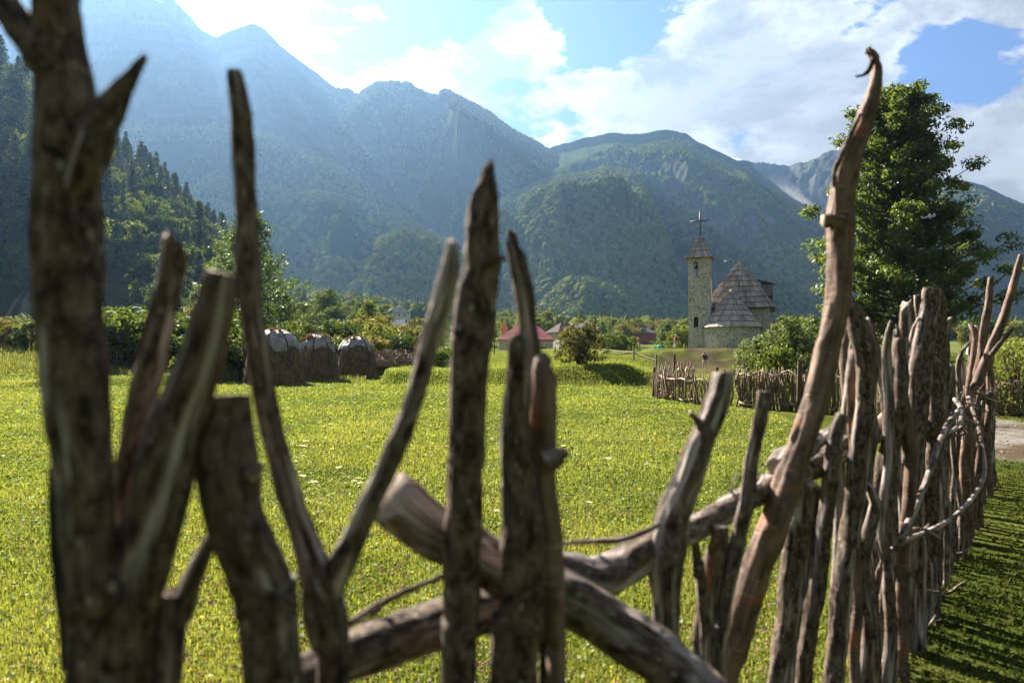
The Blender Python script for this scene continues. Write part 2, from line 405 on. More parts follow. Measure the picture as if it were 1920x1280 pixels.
mountain('mountain', [(900, 420), (980, 330), (1040, 289), (1100, 274), (1150, 266), (1200, 268), (1255, 260), (1290, 269), (1312, 286), (1350, 300), (1382, 318), (1402, 320), (1432, 345), (1470, 374), (1500, 392), (1560, 425), (1640, 470), (1750, 520), (1900, 600)], 1900, 1150, M_cliff, 560, 170, .13, 200, 4, .85, trees=15000, tsize=9, seed=5, rugged=.06, tmask=.55)
mountain('mountain', [(1200, 400), (1300, 330), (1370, 300), (1420, 291), (1480, 285), (1502, 279), (1520, 275), (1560, 266), (1620, 262), (1700, 300), (1780, 350), (1860, 420), (2050, 520)], 2100, 1700, M_rock, 380, 90, .12, 300, 7, 1.1, seed=6, rugged=.05)
mountain('mountain', [(1560, 460), (1700, 385), (1780, 348), (1805, 352), (1850, 356), (1880, 370), (1920, 385), (2000, 392), (2200, 372), (2500, 300)], 2000, 1250, M_cliff, 300, 100, .12, 220, 4, .95, trees=7000, tsize=9, seed=7, tmask=.1)
mountain('mountain', [(-200, 330), (60, 310), (180, 252), (240, 224), (330, 226), (430, 218), (490, 236), (540, 262), (600, 290), (640, 314), (690, 350), (760, 402), (820, 445), (900, 520), (960, 606)], 1550, 950, M_wood, 440, 110, .26, 150, 2, .85, trees=17000, tsize=8.5, seed=8)
mountain('mountain', [(700, 520), (760, 384), (800, 336), (850, 300), (900, 287), (950, 291), (1010, 302), (1050, 322), (1100, 352), (1160, 410), (1260, 560)], 1650, 1150, M_wood, 300, 90, .25, 150, 2, .85, trees=11000, tsize=8.5, seed=9)
mountain('mountain', [(100, 470), (240, 410), (330, 362), (362, 342), (400, 318), (430, 309), (480, 326), (540, 346), (620, 350), (680, 374), (760, 412), (830, 446), (870, 480), (930, 545), (1000, 615)], 1150, 620, M_wood, 440, 130, .28, 120, 2, .85, trees=19000, tsize=7.5, seed=10)
mountain('mountain', [(800, 600), (850, 500), (890, 430), (940, 374), (1000, 346), (1050, 328), (1100, 326), (1140, 316), (1185, 324), (1210, 348), (1230, 392), (1250, 440), (1275, 505), (1300, 585), (1322, 640)], 1350, 720, M_wood, 420, 140, .24, 140, 2, .82, trees=19000, tsize=8, seed=11)
mountain('mountain', [(650, 600), (682, 505), (708, 450), (750, 428), (800, 440), (842, 466), (880, 512), (920, 575), (950, 610)], 860, 620, M_wood, 160, 70, .2, 80, 1.5, .75, trees=4200, tsize=6.5, seed=12)
mountain('mountain', [(940, 620), (1000, 580), (1044, 538), (1066, 520), (1100, 520), (1140, 530), (1190, 548), (1240, 590), (1300, 630)], 820, 600, M_wood, 160, 60, .2, 80, 1.5, .75, trees=3600, tsize=6.5, seed=13)
# other side of the valley, unseen behind the camera, added to block low skylight
def far_side():
    az = np.linspace(R(62), R(298), 220); tt = np.linspace(0, 1, 40); T, A = np.meshgrid(tt, az, indexing='ij')
    r = 420+650*T; h = -3+560*T**1.1*(.85+.25*vn(A*3, .5))+60*T*fbm(A*9, T*3, 1., 4)
    X_, Y_ = r*np.sin(A), r*np.cos(A); ix = np.arange(40*220).reshape(40, 220)
    F = np.stack([ix[:-1, :-1], ix[:-1, 1:], ix[1:, 1:], ix[1:, :-1]], -1).reshape(-1, 4)
    struct('mountain', mesh('mountain', np.stack([X_, Y_, h], -1).reshape(-1, 3), F, [M_wood], True))
far_side()
# steep wooded hillside close on the left
M_hill = mountmat('hillside_soil', (.03, .045, .014), (.06, .07, .022), (.16, .15, .135), (.30, .28, .25), -.1, .05)
HILL = [(-500, -100), (-200, 30), (0, 140), (60, 185), (110, 222), (200, 300), (300, 375), (350, 425), (400, 468), (440, 500), (500, 545), (560, 590)]
def hillside():
    sp = np.array(HILL, float); ncol, nrow = 260, 110
    px = np.linspace(sp[0, 0], sp[-1, 0], ncol); py = np.interp(px, sp[:, 0], sp[:, 1]) + 3*fbm(px/40, .3, 0., 4)
    e = np.array([elev(v) for v in py]); a = (px-960)/FPX
    tt = np.concatenate([np.linspace(0, 1, nrow), 1+np.linspace(.05, .8, 10)])
    T, A = np.meshgrid(tt, a, indexing='ij'); E = np.broadcast_to(e, T.shape)
    D = 285+60*A; Df = 128 + 14*vn(A*9, 2.2)
    Yd = Df+(D-Df)*T; Xd = A*Yd; zf = ground_z(Xd, Yd)-1.5; zr = EYE+E*D
    f = np.where(T <= 1, T**.88, 1-.6*(T-1))
    env = np.sin(np.pi*np.clip(T, 0, 1))
    z = zf+(zr-zf)*f+env*(5*fbm(Xd/30, Yd/30, 2., 4))
    V = np.stack([Xd, Yd, z], -1); nr = len(tt); ix = np.arange(nr*ncol).reshape(nr, ncol)
    F = np.stack([ix[:-1, :-1], ix[:-1, 1:], ix[1:, 1:], ix[1:, :-1]], -1).reshape(-1, 4)
    struct('hillside', mesh('hillside', V.reshape(-1, 3), F, [M_hill], True))
    return V, nr, ncol
HV, Hnr, Hnc = hillside()

# ------------------------------------------------------------------ forest on the far slopes (instanced crowns)
def lumpy(seed, cone=False):
    import bmesh
    bm = bmesh.new(); bmesh.ops.create_icosphere(bm, subdivisions=2, radius=.5)
    for v in bm.verts:
        c = v.co.copy(); n = float(fbm(c.x*3.3+seed, c.y*3.3, c.z*3.3, 3, .7))
        v.co = c*(1+.55*n)
        if cone: v.co.z *= 1.8; k = max(.1, 1-(v.co.z+.9)/2.0); v.co.x *= k*1.1; v.co.y *= k*1.1
        else: v.co.z *= 1.05
    me = bpy.data.meshes.new('crown'); bm.to_mesh(me); bm.free(); me.materials.append(M_canopy); return me
M_canopy, t, o = mat('canopy')
oi = t.new('ShaderNodeObjectInfo'); ge = t.new('ShaderNodeNewGeometry')
f = t.math('ADD', t.math('MULTIPLY', oi.outputs['Random'], .6), t.math('MULTIPLY', t.noise(ge.outputs['Position'], .006, 4), .5))
cc = t.mix(f, (.065, .09, .018), (.18, .20, .05))
df = t.new('ShaderNodeBsdfDiffuse'); t.put(df.inputs[0], cc); tr = t.new('ShaderNodeBsdfTranslucent'); t.put(tr.inputs[0], t.mix(1.0, cc, (1.2, 1.1, .6), 'MULTIPLY'))
mx = t.new('ShaderNodeMixShader'); mx.inputs[0].default_value = .3; t.l.new(df.outputs[0], mx.inputs[1]); t.l.new(tr.outputs[0], mx.inputs[2]); t.l.new(mx.outputs[0], o.inputs[0])
pcol = bpy.data.collections.new('crown_shapes')
for k in range(5): pcol.objects.link(bpy.data.objects.new('crown_shape', lumpy(k*7.7, k == 4)))
def instancer(name, pts, scl, coll, label, cat='forest'):
    me = bpy.data.meshes.new(name); me.vertices.add(len(pts)); me.vertices.foreach_set('co', pts.astype(np.float32).ravel())
    at = me.attributes.new('scl', 'FLOAT', 'POINT'); at.data.foreach_set('value', scl.astype(np.float32))
    at = me.attributes.new('rot', 'FLOAT_VECTOR', 'POINT'); rr = np.zeros((len(pts), 3), np.float32); rr[:, 2] = rng.random(len(pts))*6.28; at.data.foreach_set('vector', rr.ravel())
    o = obj(name, me); tag(o, label, cat, kind='stuff')
    ng = bpy.data.node_groups.new('scatter', 'GeometryNodeTree')
    ng.interface.new_socket('Geometry', in_out='INPUT', socket_type='NodeSocketGeometry'); ng.interface.new_socket('Geometry', in_out='OUTPUT', socket_type='NodeSocketGeometry')
    gi = ng.nodes.new('NodeGroupInput'); go = ng.nodes.new('NodeGroupOutput'); ip = ng.nodes.new('GeometryNodeInstanceOnPoints')
    ci = ng.nodes.new('GeometryNodeCollectionInfo'); ci.inputs['Collection'].default_value = coll; ci.inputs['Separate Children'].default_value = True; ci.inputs['Reset Children'].default_value = True
    a1 = ng.nodes.new('GeometryNodeInputNamedAttribute'); a1.data_type = 'FLOAT'; a1.inputs[0].default_value = 'scl'
    a2 = ng.nodes.new('GeometryNodeInputNamedAttribute'); a2.data_type = 'FLOAT_VECTOR'; a2.inputs[0].default_value = 'rot'
    L = ng.links.new
    mp = ng.nodes.new('GeometryNodeMeshToPoints')
    L(gi.outputs[0], mp.inputs[0]); L(mp.outputs[0], ip.inputs['Points']); L(ci.outputs[0], ip.inputs['Instance']); ip.inputs['Pick Instance'].default_value = True
    L(a1.outputs[0], ip.inputs['Scale']); L(a2.outputs[0], ip.inputs['Rotation']); L(ip.outputs[0], go.inputs[0])
    md = o.modifiers.new('scatter', 'NODES'); md.node_group = ng
    return o
instancer('forest', np.concatenate([p_ for p_, s_ in FOREST]), np.concatenate([s_ for p_, s_ in FOREST]), pcol, 'dense green forest covering the distant hazy mountain slopes')

# ------------------------------------------------------------------ haze
def haze():
    me_ = MB(); me_.box((0, 760, 578), (6700, 4020, 1170), 0)
    m = bpy.data.materials.new('haze_air'); m.use_nodes = True; m.node_tree.nodes.clear(); t = NT(m.node_tree)
    o = t.new('ShaderNodeOutputMaterial'); v = t.new('ShaderNodeVolumePrincipled')
    v.inputs['Color'].default_value = (.125, .225, .39, 1); v.inputs['Density'].default_value = 1.7e-4; v.inputs['Anisotropy'].default_value = .54
    t.l.new(v.outputs[0], o.inputs['Volume'])
    ob = me_.build('haze', m); tag(ob, 'thin blue haze filling the valley air', 'haze', kind='stuff')

# low cloud wrapped round the peaks
def mist(px, py, dist, size, rot, dens, label, seed):
    c = P(px, py, dist); me_ = bpy.data.meshes.new('cloud')
    import bmesh
    bm = bmesh.new(); bmesh.ops.create_icosphere(bm, subdivisions=3, radius=1); bm.to_mesh(me_); bm.free()
    m = bpy.data.materials.new('cloud'); m.use_nodes = True; m.node_tree.nodes.clear(); t = NT(m.node_tree); o = t.new('ShaderNodeOutputMaterial')
    g = t.new('ShaderNodeTexCoord').outputs['Object']; n = t.noise(t.mapping(g, (1, 1, 1), (seed, 0, 0)), 1.7, 5, .62)
    r = t.vmath('LENGTH', g); k = t.math('ADD', n, t.math('MULTIPLY', t.math('SUBTRACT', .62, r), .55))
    v = t.new('ShaderNodeVolumePrincipled'); t.put(v.inputs['Density'], t.ramp(k, .52, .68, 0.0, dens)); v.inputs['Color'].default_value = (.97, .98, 1, 1); v.inputs['Anisotropy'].default_value = .35
    t.l.new(v.outputs[0], o.inputs['Volume']); me_.materials.append(m)
    ob = obj('cloud', me_, None, c); ob.scale = size; ob.rotation_euler = (0, R(rot), 0); tag(ob, label, 'cloud', kind='stuff')
if True:
    mist(1484, 368, 1740, (170, 60, 50), 32, .005, 'wisp of low cloud in the gap between the rocky ridges right of centre', 3)
    mist(1380, 318, 1950, (95, 50, 40), 20, .03, 'small puff of cloud behind the rounded central-right ridge', 5)
    mist(600, 148, 1905, (150, 60, 45), 18, .035, 'wisp of low cloud on the small jagged peaks left of the central mountain', 7)
    mist(770, 142, 1770, (80, 40, 18), 5, .05, 'thin cap of cloud on the central mountain top', 9)
    mist(210, -5, 1750, (190, 80, 60), 0, .03, 'cloud hiding the top of the highest mountain at left', 11)
haze()

# ------------------------------------------------------------------ trees and shrubs
M_bark, t, o = mat('tree_bark')
g = t.new('ShaderNodeTexCoord').outputs['Object']; n = t.noise(t.mapping(g, (1, 1, .25)), 9, 6, .65)
principled(t, o, t.mix(n, (.035, .026, .02), (.13, .10, .075)), .9, t.bump(n, .8, .05), .15)
L_broad = leafmat('leaves_broad', (.035, .062, .010), (.105, .135, .020), .45, .015)
L_light = leafmat('leaves_light', (.060, .090, .014), (.150, .170, .030), .5, .015)
L_willow = leafmat('leaves_willow', (.07, .10, .035), (.16, .19, .07), .5, .015)
L_dark = leafmat('leaves_dark', (.026, .048, .010), (.080, .11, .018), .4, .015)
L_con = leafmat('needles', (.025, .042, .014), (.070, .090, .026), .25, .03)
L_olive = leafmat('leaves_olive', (.07, .085, .018), (.17, .155, .035), .5, .015, tip=(.24, .12, .05))
L_shine = leafmat('leaves_shiny', (.05, .085, .015), (.12, .15, .03), .45, .06)

def leafquads(C, Rr, cnt, size, rg, flat=.75, elong=1.35):
    """cnt leaves round each centre; returns vertices and a random value each"""
    C = np.repeat(np.asarray(C, float), cnt, 0); Rr = np.repeat(np.broadcast_to(Rr, (len(C)//cnt,)), cnt)
    n = len(C); dr = rg.normal(size=(n, 3)); dr /= np.linalg.norm(dr, axis=1)[:, None]
    rad = Rr*rg.random(n)**.45
    pos = C + dr*rad[:, None]*np.array([1, 1, flat])
    nrm = dr*.5 + rg.normal(size=(n, 3))*.55 + np.array([0, 0, .55]); nrm /= np.linalg.norm(nrm, axis=1)[:, None]
    a = rg.normal(size=(n, 3)); a -= nrm*(a*nrm).sum(1)[:, None]; a /= np.linalg.norm(a, axis=1)[:, None]; b = np.cross(nrm, a)
    s = size*(.55+.8*rg.random(n))[:, None]*.5
    V = np.stack([pos-a*s*elong, pos-b*s*.62+nrm*s*.18, pos+a*s*elong, pos+b*s*.62+nrm*s*.18], 1)
    rv = np.repeat(rg.random(n), 4)
    F = np.arange(n*4).reshape(n, 4)
    return V.reshape(-1, 3), F, rv
def crown_obj(parts, m, parent, name='crown'):
    V = np.concatenate([p_[0] for p_ in parts]); off = 0; Fs = []
    for p_ in parts: Fs.append(p_[1]+off); off += len(p_[0])
    return obj(name, mesh(name, V, [np.concatenate(Fs)], [m], False, {'rnd': np.concatenate([p_[2] for p_ in parts])}), parent)
def grow(root, env, height, trunk_r, nlimb, per, leaf, m, seed, clump=.9, base=.12, up=.35, lean=0.0, cnt_clump=3, trunks=1, flat=.7, tips=True, reach=(.55, 1.0)):
    """broadleaf tree: env(z01) gives the crown radius; limbs leave the trunk and carry leaf clumps"""
    rg = np.random.default_rng(seed); mb = MB(); cen = []; rad = []
    for k in range(trunks):
        ang = rg.random()*6.28; ln = (0 if trunks == 1 else .16*height) ; q = []
        for i in range(9):
            f = i/8; q.append((lean*f*height+cos(ang)*ln*f+.02*height*vn(f*4, seed+k, .3)*(f > .05), sin(ang)*ln*f+.02*height*vn(f*4, seed+k, 5.3)*(f > .05), f*height*.97-(.1 if i == 0 else 0)))
        mb.tube(q, [trunk_r*(1.25 if i == 0 else 1)*(1-.93*i/8)**.85+.008*trunk_r/.2 for i in range(9)], 9)
        q = np.array(q, float)
        for j in range(nlimb//trunks):
            f = base+(1-base)*((j+rg.random())/(nlimb//trunks))**.9
            f = min(f, .985); z = f*height
            p0 = np.array([np.interp(z, q[:, 2], q[:, 0]), np.interp(z, q[:, 2], q[:, 1]), z])
            an = j*2.4+rg.random()*.9; r = env(f)*(reach[0]+(reach[1]-reach[0])*rg.random())
            tip = p0+np.array([cos(an)*r, sin(an)*r, r*up*(.5+rg.random())+.03*height])
            zt = min(tip[2], height*1.0); tip[2] = zt
            mid = (p0*.5+tip*.5)+np.array([0, 0, -.08*r])+rg.normal(size=3)*.05*r
            lr = trunk_r*.34*(1-f)**.6+.012
            mb.tube([p0, mid, tip], [lr, lr*.62, lr*.2], 5)
            nc = max(1, int(cnt_clump*(.5+r/max(env(.4), .1)*.8)))
            for c in range(nc):
                s = .35+.72*(c+rg.random())/nc
                pp = (p0*(1-s)**2+2*mid*s*(1-s)+tip*s*s) if s < 1 else tip+(tip-mid)*(s-1)*.5
                pp = pp+rg.normal(size=3)*np.array([1, 1, .6])*clump*.45
                pp[2] = max(pp[2], clump*.25)
                cen.append(pp); rad.append(clump*(.6+.6*rg.random()))
    mb.build('trunk', M_bark, root, True)
    V = leafquads(np.array(cen), np.array(rad), per, leaf, rg, flat)
    crown_obj([V], m, root); return root
def conifer(root, height, rbase, m, seed, rows=22):
    rg = np.random.default_rng(seed); mb = MB()
    mb.tube([(0, 0, -.3), (.02*height*rg.normal()*.2, 0, height*.5), (0, 0, height)], [height*.016, height*.011, .02], 7)
    Vs = []; Rn = []; n = 0
    for i in range(rows):
        f = .10+.88*(i/(rows-1)); r = rbase*(1-f)**.8*(.8+.35*rg.random())+.12; nb = int(6+7*(1-f))
        for k in range(nb):
            an = 6.28*k/nb+rg.random()*.7; rr = r*(.65+.5*rg.random()); z = f*height+rg.normal()*.12
            d_ = np.array([cos(an), sin(an), 0]); tp = np.array([0, 0, z])+d_*rr+np.array([0, 0, -.22*rr+.1*rr*rg.normal()])
            mb.tube([(0, 0, z), tuple(tp)], [.035, .01], 3, cap=False)
            cnt = 11; s = rg.random(cnt)**.7
            c = np.array([0, 0, z])*(1-s)[:, None]+tp*s[:, None]+rg.normal(size=(cnt, 3))*.11*np.array([1, 1, .7])*(1+rr*.35)
            sd_ = np.array([-d_[1], d_[0], 0]); L = (.16+.2*(rr*.35)*(1-.5*s))[:, None]*(.7+.7*rg.random((cnt, 1)))
            ax = d_*.8+rg.normal(size=(cnt, 3))*.4-np.array([0, 0, .25]); ax /= np.linalg.norm(ax, axis=1)[:, None]
            bx = np.cross(ax, rg.normal(size=(cnt, 3))); bx /= np.linalg.norm(bx, axis=1)[:, None]
            Vs.append(np.stack([c-ax*L, c-bx*L*.5, c+ax*L*1.4, c+bx*L*.5], 1).reshape(-1, 3)); Rn.append(np.repeat(rg.random(cnt), 4))
    mb.build('trunk', M_bark, root, True)
    V = np.concatenate(Vs); crown_obj([(V, np.arange(len(V)).reshape(-1, 4), np.concatenate(Rn))], m, root); return root
def bush(root, rx, ry, h, nl, leaf, m, seed, stems=9, clumps=60, cr=.35):
    rg = np.random.default_rng(seed); mb = MB(); cen = []
    for k in range(stems):
        an = rg.random()*6.28; r = rg.random()**.6
        tp = (cos(an)*rx*r*.8, sin(an)*ry*r*.8, h*(.95-.35*r*r)*(.8+.25*rg.random()))
        mb.tube([(tp[0]*.12, tp[1]*.12, -.1), (tp[0]*.45, tp[1]*.45, tp[2]*.55), tp], [.035*h/2, .022*h/2, .006], 5)
    for k in range(clumps):
        an = rg.random()*6.28; r = rg.random()**.5; z = h*(.12+.80*rg.random()**.8)
        rr = sqrt(max(.05, 1-(max(z/h-.3, 0)/.72)**2))
        cen.append((cos(an)*rx*r*rr, sin(an)*ry*r*rr, z*(1+.1*rg.normal())))
    mb.build('stem', M_bark, root, True)
    crown_obj([leafquads(np.array(cen), cr*(.6+.7*rg.random(clumps)), nl//clumps, leaf, rg, .8)], m, root, 'foliage'); return root

PROTO = {}
def proto(key, fn):
    """build one tree of each kind the first time it stands somewhere, afterwards copy it"""
    if key not in PROTO:
        r = empty(key.split(':')[0]); fn(r); PROTO[key] = r; return r, True
    return copy_tree(PROTO[key]), False
KIND = {
 'pine_tree:0': lambda r: conifer(r, 10, 2.3, L_con, 11), 'pine_tree:1': lambda r: conifer(r, 10, 1.8, L_con, 12, 25), 'pine_tree:2': lambda r: conifer(r, 10, 2.7, L_con, 13, 19),
 'broadleaf_tree:0': lambda r: grow(r, lambda f: 4.2*max(.2, sin(pi*min(1, f*.95+.05)))**.7, 10, .22, 26, 46, .42, L_broad, 21, 1.25),
 'broadleaf_tree:1': lambda r: grow(r, lambda f: 3.6*max(.25, sin(pi*min(1, f*.9+.08)))**.6, 10, .2, 24, 46, .42, L_light, 22, 1.2),
 'broadleaf_tree:2': lambda r: grow(r, lambda f: 3.4*(1.05-f)**.5, 10, .2, 26, 44, .40, L_light, 23, 1.1),
 'broadleaf_tree:3': lambda r: grow(r, lambda f: 4.8*max(.25, sin(pi*min(1, f*.9+.08)))**.6, 10, .25, 28, 46, .44, L_dark, 24, 1.35),
 'broadleaf_tree:4': lambda r: grow(r, lambda f: 4.0*max(.25, sin(pi*min(1, f*.9+.08)))**.6, 10, .2, 22, 44, .42, L_olive, 25, 1.25),
 'shrub:0': lambda r: bush(r, 1.6, 1.5, 2.0, 3200, .16, L_light, 31, 10, 55, .42),
 'shrub:1': lambda r: bush(r, 1.8, 1.5, 1.8, 3200, .16, L_broad, 32, 10, 55, .42),
 'shrub:2': lambda r: bush(r, 1.5, 1.4, 2.2, 3000, .15, L_olive, 33, 12, 60, .36),
 'shrub:3': lambda r: bush(r, 1.4, 1.4, 2.4, 3000, .16, L_willow, 34, 14, 60, .36),
 'shrub:4': lambda r: bush(r, 1.9, 1.6, 1.9, 3200, .16, L_dark, 35, 10, 55, .45)}
def plant(key, x, y, h, label, cat='tree', group=None, z=None, sx=1.0, rz=None):
    r, first = proto(key, KIND[key])
    base = 10.0 if 'tree' in key else {'0': 2.0, '1': 1.8, '2': 2.2, '3': 2.4, '4': 1.9}[key[-1]]
    r.location = (x, y, (gz(x, y) if z is None else z)-.05); s = h/base; r.scale = (s*sx, s*sx, s)
    r.rotation_euler = (0, 0, random.random()*6.28 if rz is None else rz)
    for k in ('group',):
        if k in r: del r[k]
    tag(r, label, cat, group); return r

# the tall leaning maple on the right
def bigtree():
    c = on_ground(1693, 62); r = empty('maple_tree', c-Vector((0, 0, .3)), 0, 'very tall broad maple with dark layered crown, right of the stone church', 'tree')
    zs = [0, 2.0, 3.6, 6.3, 9, 10.6, 13, 14.6, 16.6, 20.5, 23, 25.4]; rs = [3, 7.6, 9.7, 10.1, 9.6, 8.6, 7.8, 6.0, 5.2, 4.9, 3.4, .9]
    grow(r, lambda f: float(np.interp(f*25.4, zs, rs)), 25.2, .62, 180, 78, .31, L_maple, 71, 1.05, base=.08, up=.30, cnt_clump=6, flat=.6, reach=(.35, 1.0))
L_maple = leafmat('leaves_maple', (.045, .078, .011), (.125, .150, .024), .55, .03, False)
bigtree()
# young poplar behind the haystacks
def young():
    c = on_ground(472, 50); r = empty('young_poplar', c, 0, 'slender young tree with shiny leaves standing behind the leftmost haystack', 'tree')
    grow(r, lambda f: float(np.interp(f, [0, .1, .3, .5, .7, .85, 1], [1.8, 3.6, 3.9, 3.3, 2.1, 1.5, .2])), 10.6, .13, 70, 42, .19, L_shine, 72, .55, base=.07, up=.55, cnt_clump=4, flat=.8)
young()
# round bush on the bank with reddish shoots
c = on_ground(1090, 36.2); r = empty('round_bush', c-Vector((0, 0, .1)), 0, 'round yellow-green bush with reddish shoots on the grassy bank', 'bush')
bush(r, 1.35, 1.2, 2.35, 6500, .10, L_olive, 41, 26, 150, .24)
# willow thicket between fence and church
for px, dist, h, rx, m, lab, sd_ in [
    (1420, 33, 2.4, 1.1, L_willow, 'low grey-green willow bush at the left end of the thicket below the church', 51),
    (1475, 34, 3.4, 1.3, L_willow, 'tallest grey-green willow bush in front of the church wall', 52),
    (1530, 35, 3.1, 1.3, L_willow, 'grey-green willow bush partly behind the tall curved stake', 53),
    (1455, 27, 1.9, .9, L_light, 'bright leafy bush right behind the twig fence below the church', 54),
    (1590, 34, 2.6, 1.4, L_willow, 'grey-green willow bush just right of the tall curved stake', 55),
    (1680, 32, 2.3, 1.5, L_light, 'light green bush at the foot of the tall maple', 56),
    (1905, 17.5, 2.0, 1.0, L_light, 'bright yellow-green bush behind the fence at the right edge', 57),
    (1868, 19.5, 1.55, .8, L_light, 'smaller yellow-green bush below the white van', 58),
    (1780, 30, 1.6, 1.6, L_light, 'light green bush behind the dense far end of the stake fence', 59)]:
    c = on_ground(px, dist); r = empty('willow_bush' if m is L_willow else 'leafy_bush', c-Vector((0, 0, .1)), 0, lab, 'bush')
    bush(r, rx*1.1, rx, h, int(5200*min(2.0, rx*h/3)), .105 if dist > 22 else .075, m, sd_, 22, 120, .26)

# ---- the wooded hillside on the left: conifers and broadleaf trees, each a thing
def hill_pt(u, tt):
    j = int(np.clip(u*(Hnc-1), 0, Hnc-1)); i = int(np.clip(tt*109, 0, 109)); return HV[i, j]
hr = np.random.default_rng(5)
cand = []
n = 0
while n < 250:
    px = hr.uniform(-30, 520); tt = hr.random()**.85
    u = (px+500)/1060.
    q = hill_pt(u, tt)
    if px < 85 and hr.random() < .35: continue
    if px > 440 and tt < .4: continue
    if 150 < px < 260 and tt < .16: continue
    if any((q[0]-c_[0])**2+(q[1]-c_[1])**2 < 26 for c_ in cand[-160:]): continue
    cand.append(q); n += 1
    top = tt > .55
    pn = ('left of the thickest stake' if px < 90 else 'around the thickest stake' if px < 197 else 'just right of the thickest stake' if px < 300 else 'behind the two leaning stakes' if px < 440 else 'right of the tall Y-shaped stake')
    hn = 'low on' if tt < .33 else 'halfway up' if tt < .66 else 'high on'
    if hr.random() < (.62 if top else .28):
        k_ = hr.integers(3)
        plant('pine_tree:%d' % k_, q[0], q[1], hr.uniform(11, 17), '%s pine %s the left hillside, %s' % (('dark', 'slim dark', 'broad dark')[k_], hn, pn), 'tree', 'pines on the left hillside', z=q[2], sx=hr.uniform(.9, 1.2))
    else:
        k_ = hr.choice([0, 1, 2, 3, 1, 2])
        plant('broadleaf_tree:%d' % k_, q[0], q[1], hr.uniform(7, 12), '%s tree %s the left hillside, %s' % (('green rounded', 'light green', 'pointed light green', 'dark green spreading')[k_], hn, pn), 'tree', 'broadleaf trees on the left hillside', z=q[2], sx=hr.uniform(.85, 1.1))
for px in np.arange(205, 400, 13.):      # the row of pines along the crest
    q = hill_pt((px+hr.uniform(-4, 4)+500)/1060., .985)
    plant('pine_tree:%d' % hr.integers(3), q[0], q[1], hr.uniform(12, 17), 'dark pine against the hazy mountain on the hillside crest, %s' % ('at the upper left' if px < 270 else 'midway down' if px < 340 else 'at the lower right'), 'tree', 'pines on the hillside crest', z=q[2]-.5)

# ---- valley floor trees between the meadow and the mountains
VT = np.random.default_rng(9)
def row(n, px0, px1, d0, d1, h0, h1, kinds, lab, grp, cat='tree', skip=()):
    for i in range(n):
        for _ in range(12):
            px = VT.uniform(px0, px1); dd = VT.uniform(d0, d1)
            if not any(a <= px <= b for a, b in skip): break
        else: continue
        c = on_ground(px, dd); k = kinds[VT.integers(len(kinds))]
        look = {'broadleaf_tree:0': 'mid-green', 'broadleaf_tree:1': 'light green rounded', 'broadleaf_tree:2': 'light green pointed', 'broadleaf_tree:3': 'dark spreading', 'broadleaf_tree:4': 'olive', 'shrub:0': 'light green', 'shrub:1': 'mid-green', 'shrub:2': 'olive', 'shrub:3': 'grey-green', 'shrub:4': 'dark green'}[k]
        f_ = (px-px0)/(px1-px0); wh = 'at the left of its row' if f_ < .33 else 'midway along its row' if f_ < .66 else 'at the right of its row'
        plant(k, c.x, c.y, VT.uniform(h0, h1), ' '.join((look+' '+lab+', '+wh).split()[:16]), cat, grp, sx=VT.uniform(.9, 1.35))
BT = ['broadleaf_tree:%d' % i for i in range(5)]; LT = BT[1:3]+BT[:1]+BT[4:]
row(60, 440, 960, 300, 480, 7, 12, BT, 'tree at the mountain foot left of the church', 'far trees left of the church', skip=((722, 775),))
row(34, 430, 720, 100, 230, 5, 8, LT, 'valley tree behind the haystacks', 'valley trees behind the haystacks', skip=((722, 800),))
row(26, 790, 940, 140, 290, 4, 7, LT, 'valley tree behind the centre stakes', 'valley trees behind the centre stakes')
row(78, 940, 1290, 185, 330, 5, 9, LT, 'tree between red roof and bell tower', 'trees between red roof and bell tower', skip=((1040, 1106), (1192, 1226)))
row(22, 1110, 1290, 125, 175, 2.2, 4.2, LT, 'low tree left of the bell tower', 'low trees left of the bell tower', skip=((1192, 1226),))
row(22, 1440, 1960, 180, 330, 5, 9, BT, 'tree far behind the maple and van', 'far trees right of the church')
row(12, 200, 430, 62, 110, 3.5, 6, LT, 'tree at the hillside foot', 'trees at the foot of the hillside')
plant('broadleaf_tree:0', *on_ground(610, 120)[:2], 9.5, 'large rounded green tree left of the far white cottage', 'tree')
plant('broadleaf_tree:2', *on_ground(690, 78)[:2], 5.6, 'bright green tree directly above the rightmost haystack', 'tree')
plant('broadleaf_tree:4', *on_ground(780, 100)[:2], 4.6, 'olive green tree between the rightmost haystack and the leaning stake', 'tree')
# hedge and brambles behind the haystacks and along the bank
row(22, 480, 800, 47, 60, 1.8, 3.0, ['shrub:0', 'shrub:1', 'shrub:2', 'shrub:4'], 'shrub in the hedge behind the haystacks', 'shrubs in the hedge behind the haystacks', 'shrub')
row(12, 330, 470, 36, 46, 2.0, 3.4, ['shrub:4', 'shrub:1', 'shrub:0'], 'dense shrub left of the haystacks', 'dark shrubs left of the haystacks', 'shrub')
row(14, 190, 340, 40, 60, 1.8, 3.2, ['shrub:0', 'shrub:1', 'shrub:2'], 'shrub on the rough left slope', 'shrubs on the rough slope', 'shrub')
row(9, -20, 90, 42, 66, 1.2, 2.2, ['shrub:0', 'shrub:2', 'shrub:3'], 'shrub at the left edge', 'shrubs at the left edge', 'shrub')
row(10, 560, 740, 64, 90, 2.4, 4, ['shrub:0', 'shrub:3', 'shrub:2'], 'tall shrub above the haystacks', 'tall shrubs above the haystacks', 'shrub')
plant('shrub:4', *on_ground(750, 50)[:2], 2.3, 'dark rounded shrub above the heap of dead branches', 'shrub')
plant('shrub:1', *on_ground(826, 42)[:2], 1.2, 'small green shrub on the bank beside the thick centre stake', 'shrub')
